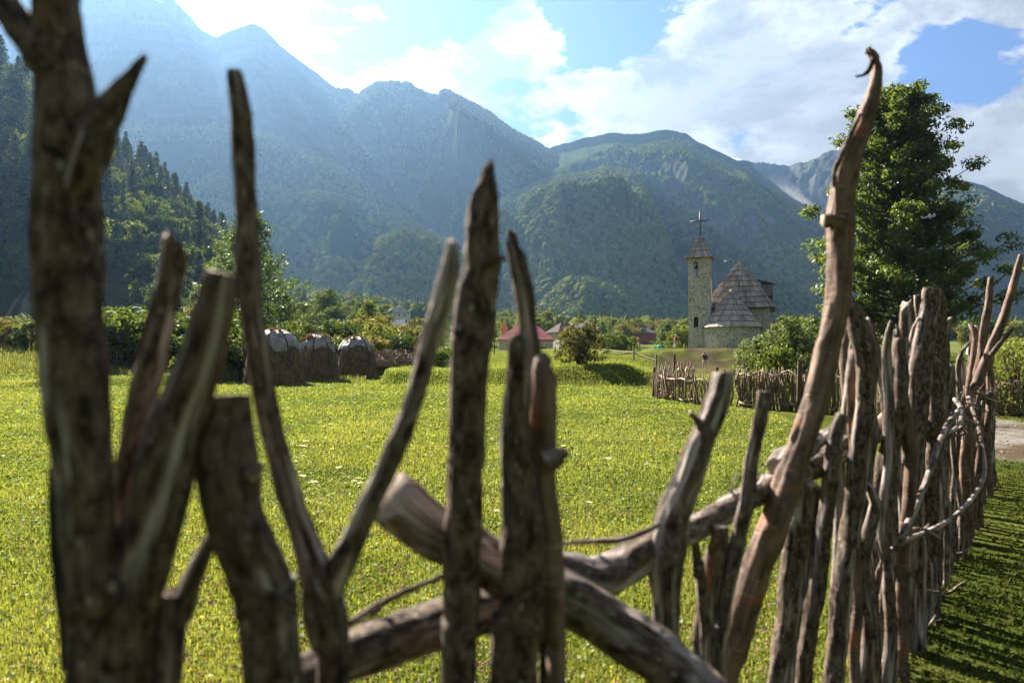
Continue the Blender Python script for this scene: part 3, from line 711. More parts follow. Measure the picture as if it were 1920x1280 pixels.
row(7, 1105, 1180, 96, 118, 1.6, 2.6, ['shrub:0', 'shrub:1'], 'low shrub beyond the rise left of the green bus', 'low shrubs behind the rise', 'shrub')
plant('shrub:0', *on_ground(1280, 100)[:2], 3.2, 'bright green shrub against the foot of the bell tower', 'shrub')

# woodland floor running up to the mountains' feet
n = 9000; yv = VT.uniform(300, 760, n); xv = VT.uniform(-.62, .85, n)*yv
zv = ground_z(xv, yv)
k = (fbm(xv/60, yv/60, 2., 3) > -.25) | (yv > 480)
# an open view is kept to the houses on the slope
k &= ~((np.abs((xv/yv)*FPX+960-748) < 24) & (yv < 345))
xv, yv, zv = xv[k], yv[k], zv[k]; sc_ = VT.uniform(5, 10, len(xv))
instancer('woodland', np.stack([xv, yv, zv+sc_*.4], 1), sc_, pcol, 'belt of green woodland on the valley floor at the mountains\' feet', 'woodland')

# ------------------------------------------------------------------ stone church
M_stone, t, o = mat('rubble_stone')
g = t.new('ShaderNodeTexCoord').outputs['Object']
gw = t.vmath('ADD', g, t.vmath('MULTIPLY', t.noise(g, 5, 3), (.12, .12, .12)))
vd = t.voro(gw, 4.2, 'DISTANCE_TO_EDGE'); vc = t.sep(t.voro(gw, 4.2, 'F1', 'Color'))[0]; nn = t.noise(g, 1.2, 6, .6); nf = t.noise(g, 14, 5, .65)
st = t.mix(vc, (.17, .165, .16), (.50, .48, .45))
mort = t.mix(nf, (.50, .465, .42), (.68, .64, .58))
joint = t.math('ADD', t.ramp(vd, .02, .10), t.math('MULTIPLY', t.math('SUBTRACT', nf, .5), 1.6))
c = t.mix(t.ramp(joint, .5, .9), mort, st); c = t.mix(t.ramp(nn, .55, .75), c, t.mix(1.0, c, (.72, .70, .66), 'MULTIPLY'))
principled(t, o, c, .95, t.bump(t.math('ADD', vd, t.math('MULTIPLY', nf, .3)), .6, .05), .1)
M_shingle, t, o = mat('wooden_shingles')
g = t.new('ShaderNodeTexCoord').outputs['Object']; r = t.attr('rnd'); n = t.noise(t.mapping(g, (1, 1, .2)), 12, 5, .7)
c = t.mix(r, (.25, .215, .195), (.54, .49, .45)); c = t.mix(t.ramp(n, .35, .75), t.mix(1.0, c, (.6, .55, .52), 'MULTIPLY'), c)
principled(t, o, c, .85, t.bump(n, .5, .02), .2)
M_iron = simple('dark_metal', (.03, .024, .022), .5, .3, 20, .1, .6)
M_woodd = simple('old_dark_wood', (.07, .045, .03), .8)
M_render = simple('pale_render', (.55, .48, .36), .9, .12)
M_dark = simple('dark_inside', (.015, .014, .013), .9)
M_bronze = simple('bronze', (.06, .05, .035), .45, .3, 10, .1, .8)

def shingles(faces, rows, wid, name, parent, thick=.05, jit=.05, seed=0):
    """courses of wooden shingles on planar pieces: each face = (eave_a, eave_b, top_a, top_b)"""
    rg = random.Random(seed); mb = MB()
    for (ea, eb, ta, tb) in faces:
        ea, eb, ta, tb = map(Vector, (ea, eb, ta, tb))
        nrm = (eb-ea).cross((ta if (ta-ea).length > .01 else tb)-ea).normalized()
        if nrm.z < 0: nrm = -nrm
        L = lambda s_, f: (ea.lerp(ta, f)).lerp(eb.lerp(tb, f), s_)
        mb.add([tuple(L(0, 0)-nrm*.02), tuple(L(1, 0)-nrm*.02), tuple(L(1, 1)-nrm*.02), tuple(L(0, 1)-nrm*.02)], [(0, 1, 2, 3)], .1)
        for k in range(rows):
            f0 = k/rows; f1 = min(1, (k+1.12)/rows); w0 = (L(1, f0)-L(0, f0)).length
            if w0 < .05: continue
            m = max(1, int(w0/wid)); s = 0
            while s < 1:
                ds = (.6+.8*rg.random())/m; s1 = min(1, s+ds)
                if 1-s1 < .4/m: s1 = 1
                a = rg.random(); dn = (rg.random()-.5)*jit/max(w0, 1)*0; df = (rg.random()-.3)*jit/2*(1/rows)*2
                lift = thick*(1.3+1.1*rg.random()); p0, p1, p2, p3 = L(s, f0-df), L(s1-.004, f0-df), L(s1-.004, f1), L(s, f1)
                q = [p0+nrm*lift, p1+nrm*lift, p2+nrm*.012, p3+nrm*.012, p0+nrm*.0, p1+nrm*.0]
                mb.add([tuple(v) for v in q], [(0, 1, 2, 3), (4, 5, 1, 0), (4, 0, 3), (1, 5, 2)], a)
                s = s1
    return mb.build(name, M_shingle, parent)
ch_px, ch_Y = 1288, 85.5
cp = on_ground(ch_px, ch_Y); CZ = 1.75
church = empty('stone_church', (cp.x, cp.y, CZ), R(-20.9), 'small stone church with bell tower, rounded apse and steep wooden shingle roofs', 'church')
TW = 2.72
def wall_with_arch(mb, x0, x1, z0, z1, ox, ow, oz0, oz1, y0, y1, axis_='x', n=10):
    """a wall slab with a round-headed opening through it"""
    def pt(x, z, y): return (x, y, z) if axis_ == 'x' else (y, x, z)
    r = ow/2; cx = ox; zc = oz1-r
    arc = [(cx+r*cos(pi*k/n), zc+r*sin(pi*k/n)) for k in range(n+1)]     # right to left
    for y in (y0, y1):
        V = [pt(x0, z0, y), pt(x1, z0, y), pt(x1, z1, y), pt(x0, z1, y), pt(cx-r, oz0, y), pt(cx+r, oz0, y)]+[pt(a, b, y) for a, b in arc]
        V += [pt(cx-r, z0, y), pt(cx+r, z0, y), pt(cx+r, z1, y), pt(cx-r, z1, y)]
        A = 6; e = len(V)-4
        F = [(0, e, e+3, 3), (e+1, 1, 2, e+2)]
        if oz0 > z0+.01: F.append((e, e+1, 5, 4))
        top = [(e+2)]+[A+k for k in range(n+1)]+[e+3]
        for k in range(n):
            F.append((A+k, A+k+1, e+2 if k < n/2 else e+3))
        F.append((A+n//2, e+3, e+2))
        mb.add(V, F)
    # reveal
    ring = [(cx-r, oz0), (cx+r, oz0)]+arc
    V = [pt(a, b, y0) for a, b in ring]+[pt(a, b, y1) for a, b in ring]; m = len(ring)
    mb.add(V, [(k, (k+1) % m, m+(k+1) % m, m+k) for k in range(m)])
# tower: shaft (with small arched window), string course, open belfry
tw = MB(); y0 = 1.6; y1 = y0+TW; zs_ = 9.05; ze = 11.95
wall_with_arch(tw, 0, TW, -.5, zs_, .95, .56, 3.05, 4.35, y0, y0+.4)
tw.box((TW/2, y1-.2, zs_/2-.25), (TW-.006, .4, zs_+.49)); tw.box((.2, (y0+y1)/2, zs_/2-.25), (.4, TW-.81, zs_+.48)); tw.box((TW-.2, (y0+y1)/2, zs_/2-.25), (.4, TW-.81, zs_+.48))
wall_with_arch(tw, 0, TW, zs_, ze, .95, .62, zs_+.25, ze-.5, y0+.03, y0+.4)
wall_with_arch(tw, 0, TW, zs_, ze, .95, .74, zs_+.25, ze-.5, y1-.4, y1-.03)
wall_with_arch(tw, y0+.41, y1-.41, zs_, ze, y0+TW/2, .62, zs_+.25, ze-.5, .03, .4, 'y')
wall_with_arch(tw, y0+.41, y1-.41, zs_, ze, y0+TW/2, .62, zs_+.25, ze-.5, TW-.4, TW-.03, 'y')
tower = tw.build('bell_tower', M_stone, church)
sc_ = MB(); sc_.box((TW/2, (y0+y1)/2, zs_), (TW+.10, TW+.10, .09)); sc_.build('string_course', M_render, tower)
wn = MB(); wn.box((.95, y0+.30, 3.7), (.62, .06, 1.4)); wn.build('window', M_dark, tower)
b = MB(); bell = [(0.0, .62), (.10, .60), (.16, .5), (.18, .3), (.23, .12), (.33, 0), (.30, .0), (.2, .12), (.0, .5)]
b.lathe(bell, 18, (.95, (y0+y1)/2-.5, ze-1.45)); b.tube([(.95, (y0+y1)/2-.5, ze-.9), (.95, (y0+y1)/2-.5, ze-.66)], .04, 6)
b.tube([(.38, (y0+y1)/2-.5, ze-.68), (1.7, (y0+y1)/2-.5, ze-.68)], .06, 6); b.tube([(.95, (y0+y1)/2-.5, ze-1.1), (.95, (y0+y1)/2-.5, ze-1.5)], .035, 6)
b.build('bell', M_bronze, tower, True)
ov = .33; ap = (TW/2+.02, (y0+y1)/2, ze+3.0); e_ = [(-ov, y0-ov, ze-.12), (TW+ov, y0-ov, ze-.12), (TW+ov, y1+ov, ze-.12), (-ov, y1+ov, ze-.12)]
# bell-cast pyramid: flared foot then steeper
def pyr(e_, ap, rows, wid, name, parent, flare=.0, seed=0):
    fs = []
    mid = [tuple(Vector(v).lerp(Vector(ap), .34)+Vector((0, 0, -flare))) for v in e_]
    for k in range(4):
        fs.append((e_[k], e_[(k+1) % 4], mid[k], mid[(k+1) % 4]))
    ob = shingles(fs, max(1, int(rows*.34)), wid, name, parent, seed=seed)
    fs = [(mid[k], mid[(k+1) % 4], ap, ap) for k in range(4)]
    ob2 = shingles(fs, rows-int(rows*.34), wid, 'shingles', ob, seed=seed+1)
    return ob
tr_ = pyr(e_, ap, 5, .24, 'tower_roof', tower, .10, 3)
sf = MB(); sf.box((TW/2, (y0+y1)/2, ze-.14), (TW+2*ov-.08, TW+2*ov-.08, .07)); sf.build('eaves_board', M_woodd, tower)
cr = MB(); cx, cy, cz = ap; cr.tube([(cx, cy, cz-.1), (cx, cy, cz+3.05)], .08, 8)
v1 = Vector((1, 0, 0)); cr.tube([(cx-1.25, cy, cz+1.78), (cx+1.25, cy, cz+1.82)], .075, 8); cr.build('cross', M_iron, church, True)
# nave
NX0, NX1, NY0, NY1, NE = 1.9, 9.72, 4.45, 15.5, 5.55
nv = MB(); nv.box(((NX0+NX1)/2, (NY0+NY1)/2, NE/2-.25), (NX1-NX0, NY1-NY0, NE+.5)); nave = nv.build('nave_wall', M_stone, church)
co = MB(); co.box((NX1+.012, NY0+1.4, NE/2), (.03, 1.7, NE-.5)); co.build('pale_pilaster', M_render, nave)
co = MB(); co.box((NX1+.25, NY0+4.5, 1.3), (.5, .6, 2.6)); co.build('buttress', M_stone, nave)
o1, o2 = 1.15, .5
E = [(NX0-o2, NY0-o2, NE-.05), (NX1+o2+.15, NY0-o2, NE-.05), (NX1+o2+.15, NY1+o2, NE-.05), (NX0-o2, NY1+o2, NE-.05)]
apx = (5.95, NY0+3.2, 12.0); apx2 = (5.95, NY1-2.6, 12.0)
Am = [tuple(Vector(E[0]).lerp(Vector(apx), .14)+Vector((0, 0, -.12))), tuple(Vector(E[1]).lerp(Vector(apx), .14)+Vector((0, 0, -.12)))]
rf = shingles([(E[0], E[1], apx, apx)], 9, .33, 'nave_roof', church, .07, seed=11)
shingles([(E[1], E[2], apx, apx2), (E[2], E[3], apx2, apx2), (E[3], E[0], apx2, apx)], 9, .36, 'side_shingles', rf, .07, seed=12)
eb = MB(); eb.box(((E[0][0]+E[1][0])/2, (E[0][1]+E[2][1])/2, NE-.10), (E[1][0]-E[0][0]-.1, E[2][1]-E[1][1]-.1, .10)); eb.build('eaves_board', M_woodd, rf)
dm = MB(); dm.box((9.35, NY0+6.3, 8.0), (1.5, 2.0, 2.3)); d_ = dm.build('dormer', M_woodd, rf)
shingles([((10.35, NY0+5.1, 8.95), (10.35, NY0+7.5, 8.95), (8.2, NY0+5.1, 9.55), (8.2, NY0+7.5, 9.55))], 3, .3, 'dormer_roof', d_, .07, seed=14)
shingles([((10.15, NY0+5.28, 7.4), (8.6, NY0+5.28, 7.4), (10.15, NY0+5.28, 8.85), (8.6, NY0+5.28, 8.85))], 3, .3, 'dormer_cheek', d_, .04, seed=15)
# apse: half round wall with a half cone roof
ACx, ACy, AR, AE = 5.25, 1.9, 3.32, 2.92
asp = MB(); n = 36; ring = [(ACx+AR*cos(pi+pi*k/n), ACy+AR*sin(pi+pi*k/n)) for k in range(n+1)]; ring = [(ACx-AR, NY0)]+ring+[(ACx+AR, NY0)]
V = [(x, y, z) for z in (-.5, AE) for x, y in ring]; m_ = len(ring)
asp.add(V, [(k, k+1, m_+k+1, m_+k) for k in range(m_-1)]+[tuple(range(m_, 2*m_))]); apse = asp.build('apse_wall', M_stone, church, False)
RO = AR+.28; ring = [(ACx+RO*cos(pi+pi*k/24), ACy+RO*sin(pi+pi*k/24), AE-.02) for k in range(25)]
top = (ACx-.05, NY0-.02, AE+5.05); ring = [(ACx-RO, NY0-.01, AE-.02)]+ring+[(ACx+RO, NY0-.01, AE-.02)]
t0_ = (ACx-.05, ACy+1.0, AE+4.95)
fs = [(ring[k], ring[k+1], t0_, t0_) for k in range(1, 25)]+[(ring[0], ring[1], top, t0_), (ring[25], ring[26], t0_, top)]
ar = shingles(fs, 7, .3, 'apse_roof', church, .06, seed=21)

# ------------------------------------------------------------------ haystacks
M_hay, t, o = mat('old_hay')
g = t.new('ShaderNodeTexCoord').outputs['Object']; n = t.noise(t.mapping(g, (1, 1, .18)), 14, 6, .7, .5); n2 = t.noise(g, 1.3, 4); r = t.attr('rnd')
c = t.mix(t.ramp(n, .32, .7), (.035, .024, .015), (.17, .125, .075)); c = t.mix(t.ramp(n2, .4, .65), c, t.mix(1.0, c, (1.35, 1.25, 1.05), 'MULTIPLY')); c = t.mix(t.ramp(r, .5, 1), c, (.24, .17, .10))
principled(t, o, c, .95, t.bump(n, 1.0, .06), .1)
M_sheet, t, o = mat('plastic_sheet')
g = t.new('ShaderNodeTexCoord').outputs['Object']; n = t.noise(g, 3.2, 6, .65, .8)
principled(t, o, t.mix(t.ramp(n, .3, .7), (.10, .095, .10), (.27, .25, .25)), .5, t.bump(n, .7, .08), .4)
M_fern = leafmat('dry_bracken', (.10, .04, .02), (.22, .10, .05), .3, .03, False)
def haystack(px, dist, w_, h, label, seed, fern, sheet=.66):
    c = on_ground(px, dist); root = empty('haystack', c-Vector((0, 0, .05)), 0, label, 'haystack')
    n, m = 64, 44; A = np.linspace(0, 2*pi, n, endpoint=False); T = np.linspace(0, 1, m); TT, AA = np.meshgrid(T, A, indexing='ij')
    prof = np.interp(T, [0, .08, .3, .55, .72, .85, .94, 1.0], [1.0, 1.0, .93, .83, .70, .50, .26, .02])
    R0 = w_/2*prof[:, None]
    bulge = 1+.05*np.cos(AA*5+seed)*(TT < .98)+.07*fbm(np.cos(AA)*2.2+seed, np.sin(AA)*2.2, TT*2, 4)
    groove = sum(np.exp(-(((AA-a_+pi) % (2*pi)-pi)/.07)**2) for a_ in (4.5+.3*sin(seed), 5.6, 3.6, 2.2, .9))
    rr = R0*(bulge-.06*groove)
    Zz = h*TT**1.0; zz = h*np.interp(T, [0, .08, .3, .55, .72, .85, .94, 1.0], [0, .06, .33, .62, .80, .92, .985, 1.0])[:, None]+0*AA
    V = np.stack([rr*np.cos(AA), rr*np.sin(AA), zz+.04*fbm(np.cos(AA)*3, np.sin(AA)*3, TT*3+seed, 3)], -1).reshape(-1, 3)
    idx = np.arange(n*m).reshape(m, n); F = np.stack([idx[:-1], np.roll(idx[:-1], -1, 1), np.roll(idx[1:], -1, 1), idx[1:]], -1).reshape(-1, 4)
    hay = obj('hay', mesh('hay', V, F, [M_hay], True, {'rnd': np.zeros(len(V))}), root)
    # loose straws hanging from the surface
    rg = np.random.default_rng(seed+5); k = 3800; i = rg.integers(0, m-8, k); j = rg.integers(0, n, k); p0 = V.reshape(m, n, 3)[i, j]
    d_ = p0*np.array([1, 1, 0]); d_ /= np.linalg.norm(d_, axis=1)[:, None]+1e-6
    p1 = p0+d_*(.02+.09*rg.random((k, 1)))+np.array([0, 0, -1])*(.08+.22*rg.random((k, 1)))+rg.normal(size=(k, 3))*.04
    s_ = np.cross(d_, [0, 0, 1])*.009
    Vs = np.stack([p0-s_, p0+s_, p1], 1).reshape(-1, 3); Vs[:, 2] = np.maximum(Vs[:, 2], .0)
    obj('loose_straw', mesh('loose_straw', Vs, np.arange(3*k).reshape(-1, 3), [M_hay], False, {'rnd': np.repeat(rg.random(k), 3)}), hay)
    # sheet over the top with a ragged scalloped hem, tied down by ropes
    T2 = np.linspace(0, 1, 26); TT2, AA2 = np.meshgrid(T2, A, indexing='ij')
    low = sheet+.05*np.cos(AA2*5+seed*2)+.07*vn(np.cos(AA2)*3+seed, np.sin(AA2)*3, 1.)+.05*vn(np.cos(AA2)*7+seed, np.sin(AA2)*7, 1.)
    tz = low+(1.0-low)*TT2
    rz = np.interp(tz, [0, .06, .33, .62, .80, .92, .985, 1.0], [1.0, 1.0, .93, .83, .70, .50, .26, .02])*w_/2
    fold = .05*fbm(np.cos(AA2)*6+seed, np.sin(AA2)*6, TT2*3., 4)+.03*np.abs(np.cos(AA2*3.5))*(1-TT2)
    bul2 = 1+.05*np.cos(AA2*5+seed)+.07*fbm(np.cos(AA2)*2.2+seed, np.sin(AA2)*2.2, np.interp(tz, [0, .06, .33, .62, .80, .92, .985, 1.0], [0, .08, .3, .55, .72, .85, .94, 1.0])*2, 4)
    gr2 = sum(np.exp(-(((AA2-a_+pi) % (2*pi)-pi)/.06)**2) for a_ in (4.5+.3*sin(seed), 5.6, 3.6, 2.2, .9))
    r2 = rz*(bul2-.05*gr2)+.045+fold
    V2 = np.stack([r2*np.cos(AA2), r2*np.sin(AA2), h*tz+.05*(TT2)+.03*fbm(np.cos(AA2)*3, np.sin(AA2)*3, tz*3+seed, 3)], -1).reshape(-1, 3)
    idx = np.arange(n*26).reshape(26, n); F = np.stack([idx[:-1], np.roll(idx[:-1], -1, 1), np.roll(idx[1:], -1, 1), idx[1:]], -1).reshape(-1, 4)
    sh = obj('cover_sheet', mesh('cover_sheet', V2, F, [M_sheet], True), root)
    G = V2.reshape(26, n, 3)
    for a_ in (4.5+.3*sin(seed), 5.6, 3.6, 2.2, .9):
        j = int(round((a_ % (2*pi))/(2*pi)*n)) % n; q = G[::-1, j]*np.array([1.02, 1.02, 1]); low_ = q[-1]
        q = np.concatenate([q, [low_*np.array([1.08, 1.08, .78])], [low_*np.array([1.1, 1.1, .6])]])
        mb = MB(); mb.tube([tuple(v) for v in q], .04, 5); wt = q[-1]; mb.tube([tuple(wt), tuple(wt-np.array([0, 0, .22]))], [.03, .05], 6)
        mb.build('rope', M_woodd, root)
    if fern:
        cc = [(w_*.24*cos(a_)*f, w_*.24*sin(a_)*f, h*(1.02-.10*f)) for a_ in np.linspace(0, 6.28, 14) for f in (.3, 1.0)]
        cc += [tuple(G[25-int(13*fern*rg.random()**1.4), rg.integers(0, n)]) for i_ in range(int(34*fern))]
        crown_obj([leafquads(np.array(cc), .13*fern, 26, .10, rg, .6, 2.2)], M_fern, root, 'dead_bracken')
haystack(516, 34.5, 2.95, 2.75, 'leftmost and nearest haystack, white sheet folded over its top', 1, .45, .63)
haystack(594, 38, 2.55, 2.6, 'middle haystack with rusty dead bracken heaped over its white sheet', 2, 1.1, .70)
haystack(668, 41.5, 2.6, 2.55, 'rightmost haystack with a neatly tied white sheet cap', 3, .5, .72)

# ------------------------------------------------------------------ houses
M_red, t, o = mat('red_roof_tiles')
g = t.new('ShaderNodeTexCoord').outputs['Object']; w1 = t.new('ShaderNodeTexWave', wave_type='BANDS', bands_direction='Z'); t.put(w1.inputs[0], g); w1.inputs['Scale'].default_value = 1.6; n = t.noise(g, 2, 5)
c = t.mix(n, (.42, .05, .055), (.56, .09, .09)); c = t.mix(t.ramp(w1.outputs['Fac'], .0, .25), t.mix(1.0, c, (.6, .55, .55), 'MULTIPLY'), c)
principled(t, o, c, .6, t.bump(w1.outputs['Fac'], .6, .06), .3)
M_slate = simple('grey_roof', (.11, .115, .13), .95, .25, 3, .15, 0, .05)
M_brown = simple('brown_roof', (.075, .055, .05), .95, .3, 4, .15, 0, .05)
M_plast = simple('pale_plaster', (.55, .53, .47), .9, .12, 2)
M_glass = simple('window_glass', (.03, .035, .045), .15, .2, 3, 0, 0, .6)
M_rust = simple('rusty_sheet', (.28, .10, .06), .7, .3, 3)
M_white = simple('white_paint', (.78, .79, .80), .35, .06, 4, .02, 0, .5)
def house(px, dist, w_, dp, hw, hr, rz, wallm, roofm, label, ridge=0.0, wins=((-.25, 0), (.25, 0)), chim=None, zoff=0.0, side=()):
    c = on_ground(px, dist); r = empty('house', c+Vector((0, 0, zoff)), R(rz), label, 'house')
    mb = MB(); mb.box((0, 0, hw/2-.6), (w_, dp, hw+1.2)); wl = mb.build('wall', wallm, r)
    e = .35; rx, ry = w_/2+e, dp/2+e; k = ridge*w_/2
    mb = MB(); V = [(-rx, -ry, hw), (rx, -ry, hw), (rx, ry, hw), (-rx, ry, hw), (-k, 0, hw+hr), (k, 0, hw+hr)]
    V += [(a, b_, z-.12) for a, b_, z in V[:4]]
    mb.add(V, [(0, 1, 5, 4), (1, 2, 5), (2, 3, 4, 5), (3, 0, 4), (6, 7, 1, 0), (7, 8, 2, 1), (8, 9, 3, 2), (9, 6, 0, 3), (9, 8, 7, 6)])
    if abs(ridge-1) < .01: pass
    rf = mb.build('roof', roofm, r)
    if chim:
        mb = MB(); mb.box((chim[0], chim[1], hw+hr*.42), (.7, .7, hr*.75)); mb.box((chim[0], chim[1], hw+hr*.8+.06), (.85, .85, .14)); mb.build('chimney', chim[2], rf)
    for fx, fz in wins:
        mb = MB(); z0 = hw*.52+fz; mb.box((fx*w_, -dp/2-.03, z0), (.95, .06, 1.15)); wi = mb.build('window', M_white if wallm is M_plast else M_woodd, wl)
        mb = MB(); mb.box((fx*w_, -dp/2-.065, z0), (.75, .02, .95)); mb.build('pane', M_glass, wi)
    return r
M_pinkbrick = simple('pale_brick', (.45, .25, .20), .9)
r = house(988, 118, 9.0, 7.5, 3.0, 3.5, -4, M_stone, M_red, 'low stone house with a bright red hipped roof on the meadow edge', .12, ((.33, -.4),), (-4.0, .8, M_pinkbrick), .35)
house(1057, 150, 5.4, 6, 4.0, 2.2, 24, M_stone, M_brown, 'two-storey stone house with brown roof right behind the round bush', .25, ((-.25, .9), (.2, .9)), None, 0)
house(1091, 165, 5.6, 7, 4.9, 1.5, 12, M_plast, M_slate, 'pale narrow house with a grey metal gable roof beside the utility pole', .9, ((.12, 1.0),), None, 0)
house(745, 300, 9.5, 7.5, 4.6, 2.6, 28, M_plast, M_slate, 'white cottage with a slate-grey hipped roof high on the far slope', .35, ((-.3, 1.0), (-.05, 1.0), (.2, 1.0)), None, 0.5)
house(752, 205, 5.6, 6, 2.2, 2.4, -18, M_stone, M_slate, 'low building with a dark worn roof below the white cottage', .5, (), None, -.6)
house(862, 260, 6, 6, 3, 2.4, 10, M_plast, M_red, 'house with a small red roof mostly hidden by the thick centre stake', .3, (), None, 0)
house(1209, 230, 5.6, 5.5, 2.6, 1.7, 12, M_rust, M_slate, 'small rust-red building with a pale grey roof left of the bell tower', .4, (), None, 1.2)

# ------------------------------------------------------------------ posts, poles and wires
def pole(name, px, dist, h, r_, label, cat, group=None, arm=False, lean=0):
    c = on_ground(px, dist); root = empty(name, c, 0, label, cat, group)
    mb = MB(); mb.tube([(0, 0, -.3), (lean*.5, 0, h*.5), (lean, 0, h)], [r_, r_*.9, r_*.75], 7); mb.build('post', M_woodd, root)
    if arm:
        mb = MB(); mb.tube([(-.5, 0, h-.35), (.5, 0, h-.35)], .07, 6); a_ = mb.build('crossarm', M_woodd, root)
        for x in (-.42, 0, .42):
            mb = MB(); mb.lathe([(0, .22), (.06, .2), (.07, .06), (.03, 0)], 8, (x, 0, h-.33)); mb.build('insulator', M_white, a_)
    return root
pole('utility_pole', 1117, 140, 7.2, .14, 'tall wooden utility pole with a crossarm above the round bush', 'utility pole', arm=True)
pole('utility_pole', 1138, 118, 4.3, .09, 'shorter thin pole just right of the tall utility pole', 'pole')
pole('fence_post', 927, 60, 1.2, .05, 'thin post on the bright meadow left of the red-roofed house', 'fence post')
pole('fence_post', 1041, 44, .95, .05, 'thin post touching the left side of the round bush', 'fence post')
pole('fence_post', 1106, 40, .7, .06, 'short post at the right foot of the round bush', 'fence post')
pole('fence_post', 58, 46, 1.5, .07, 'dark leaning post on the rough slope left of the thickest stake', 'fence post', lean=.12)
pole('fence_post', 219, 37, 1.3, .04, 'thin post on the shaded slope right of the thickest stake', 'fence post')
def rail_fence():
    a = on_ground(1128, 49); b_ = on_ground(1188, 46); c_ = on_ground(1230, 44)
    root = empty('rail_fence', a, 0, 'low fence of thin horizontal poles crossing the slope right of the round bush', 'fence')
    for q, h in ((b_, 1.0), (c_, 1.0)):
        mb = MB(); mb.tube([tuple(q-a-Vector((0, 0, .2))), tuple(q-a+Vector((0, 0, h)))], .06, 6); mb.build('post', M_fencepole, root)
    for z0, z1 in ((.55, .52), (.35, .5)):
        mb = MB(); mb.tube([(0, 0, z0), tuple((b_-a)*.5+Vector((0, 0, z0-.06))), tuple(b_-a+Vector((0, 0, z1))), tuple(c_-a+Vector((0, 0, z1+.1)))], .045, 6); mb.build('rail', M_fencepole, root)
M_fencepole = simple('grey_pole', (.20, .15, .11), .85, .3, 8)
rail_fence()
# heap of dead branches
def heap(px, dist, w_, h, label, n, seed):
    c = on_ground(px, dist); rg = random.Random(seed); mb = MB()
    for k in range(n):
        x = rg.uniform(-w_, w_); y = rg.uniform(-.6, .6); z = rg.random()*h*(1-(x/w_)**2); an = rg.uniform(-.5, .5)+(0 if rg.random() < .7 else pi/2); L = rg.uniform(.3, .9)
        p0 = Vector((x-cos(an)*L, y-sin(an)*L, max(0, z+rg.uniform(-.25, .25)))); p1 = Vector((x+cos(an)*L, y+sin(an)*L, max(0, z+rg.uniform(-.25, .3))))
        mb.tube([p0, (p0+p1)/2+Vector((0, 0, rg.uniform(0, .2))), p1], [.02, .016, .006], 4, cap=False)
    ob = mb.build('brush_heap', M_fencepole, None, loc=c); tag(ob, label, 'brush heap')
heap(742, 44, 2.0, 1.1, 'heap of grey-brown dead branches right of the rightmost haystack', 320, 4)

# ------------------------------------------------------------------ vehicles
M_green = simple('green_paint', (.02, .30, .10), .35, .1, 3, .0, 0, .5)
M_tyre = simple('tyre_rubber', (.02, .02, .02), .8)
def van(name, pos, rz, L, Wd, Ht, body, label, cat, bonnet=.0, strip=None):
    r = empty(name, pos, rz, label, cat)
    bon = bonnet; zb = .45; zm = Ht*.56
    prof = [(-L/2, zb), (L/2-.05, zb), (L/2, zm-.22), (L/2-.12, zm-.02), (L/2-bon-.02, zm+.06), (L/2-bon-.45, Ht-.07), (L/2-bon-.75, Ht), (-L/2+.2, Ht), (-L/2+.03, Ht-.15), (-L/2, zm)]
    mb = MB(); n = len(prof); V = []
    for y, ins in ((-Wd/2, 0), (-Wd/2+.06, 0), (Wd/2-.06, 0), (Wd/2, 0)):
        for x, z in prof:
            inn = .10 if z > zm+.1 else 0; sgn = 1 if y < 0 else -1
            V.append((x, y+sgn*inn*(1 if abs(y) > Wd/2-.01 else 1), z if abs(y) < Wd/2-.01 else z-.03*(z > zm)))
    F = [(j*n+k, j*n+(k+1) % n, (j+1)*n+(k+1) % n, (j+1)*n+k) for j in range(3) for k in range(n)]+[tuple(range(n)), tuple(3*n+k for k in range(n))[::-1]]
    mb.add(V, F); bd = mb.build('body', body, r)
    x = -L/2+.3
    while x < L/2-bon-1.2:
        for sy in (-1, 1):
            mb = MB(); mb.box((x+.5, sy*(Wd/2-.085), (zm+Ht)/2+.02), (.95, .05, (Ht-zm)*.6)); mb.build('side_window', M_glass, bd)
        x += 1.08
    mb = MB(); x0, z0, x1, z1 = L/2-bon-.04, zm+.12, L/2-bon-.40, Ht-.13
    mb.add([(x0+.03, -Wd/2+.2, z0), (x0+.03, Wd/2-.2, z0), (x1+.03, Wd/2-.25, z1), (x1+.03, -Wd/2+.25, z1)], [(0, 1, 2, 3)]); mb.build('windscreen', M_glass, bd)
    for sy in (-1, 1):
        mb = MB(); mb.box((L/2-.02, sy*(Wd/2-.25), zm-.32), (.06, .3, .18)); mb.build('headlight', M_white, bd)
        for sx in (-1, 1):
            mb = MB(); c0 = (sx*L*.31, sy*(Wd/2-.12), .36); mb.tube([(c0[0], c0[1]-.11, c0[2]), (c0[0], c0[1]+.11, c0[2])], .36, 18); wh = mb.build('wheel', M_tyre, r)
            mb = MB(); mb.tube([(c0[0], c0[1]-.125*1, c0[2]), (c0[0], c0[1]+.125, c0[2])], .2, 14); mb.build('rim', M_white, wh)
    mb = MB(); mb.box((L/2+.03, 0, .5), (.14, Wd-.1, .2)); mb.build('bumper', M_tyre, r)
    if strip:
        mb = MB(); mb.box((0, 0, Ht+.05), (L*.6, Wd*.7, .08)); mb.build('roof_rack', strip, r)
    return r
van('white_van', on_ground(1852, 92), R(8), 4.9, 1.9, 1.95, M_white, 'white van parked beyond the bushes right of the tall maple', 'van', 1.0)
vp = on_ground(1250, 110); van('green_bus', (vp.x, vp.y, 1.6+13.5/1280*110-2.6), R(184), 4.7, 2.0, 2.6, M_green, 'green minibus half hidden behind the grassy rise left of the bell tower', 'bus', .3)

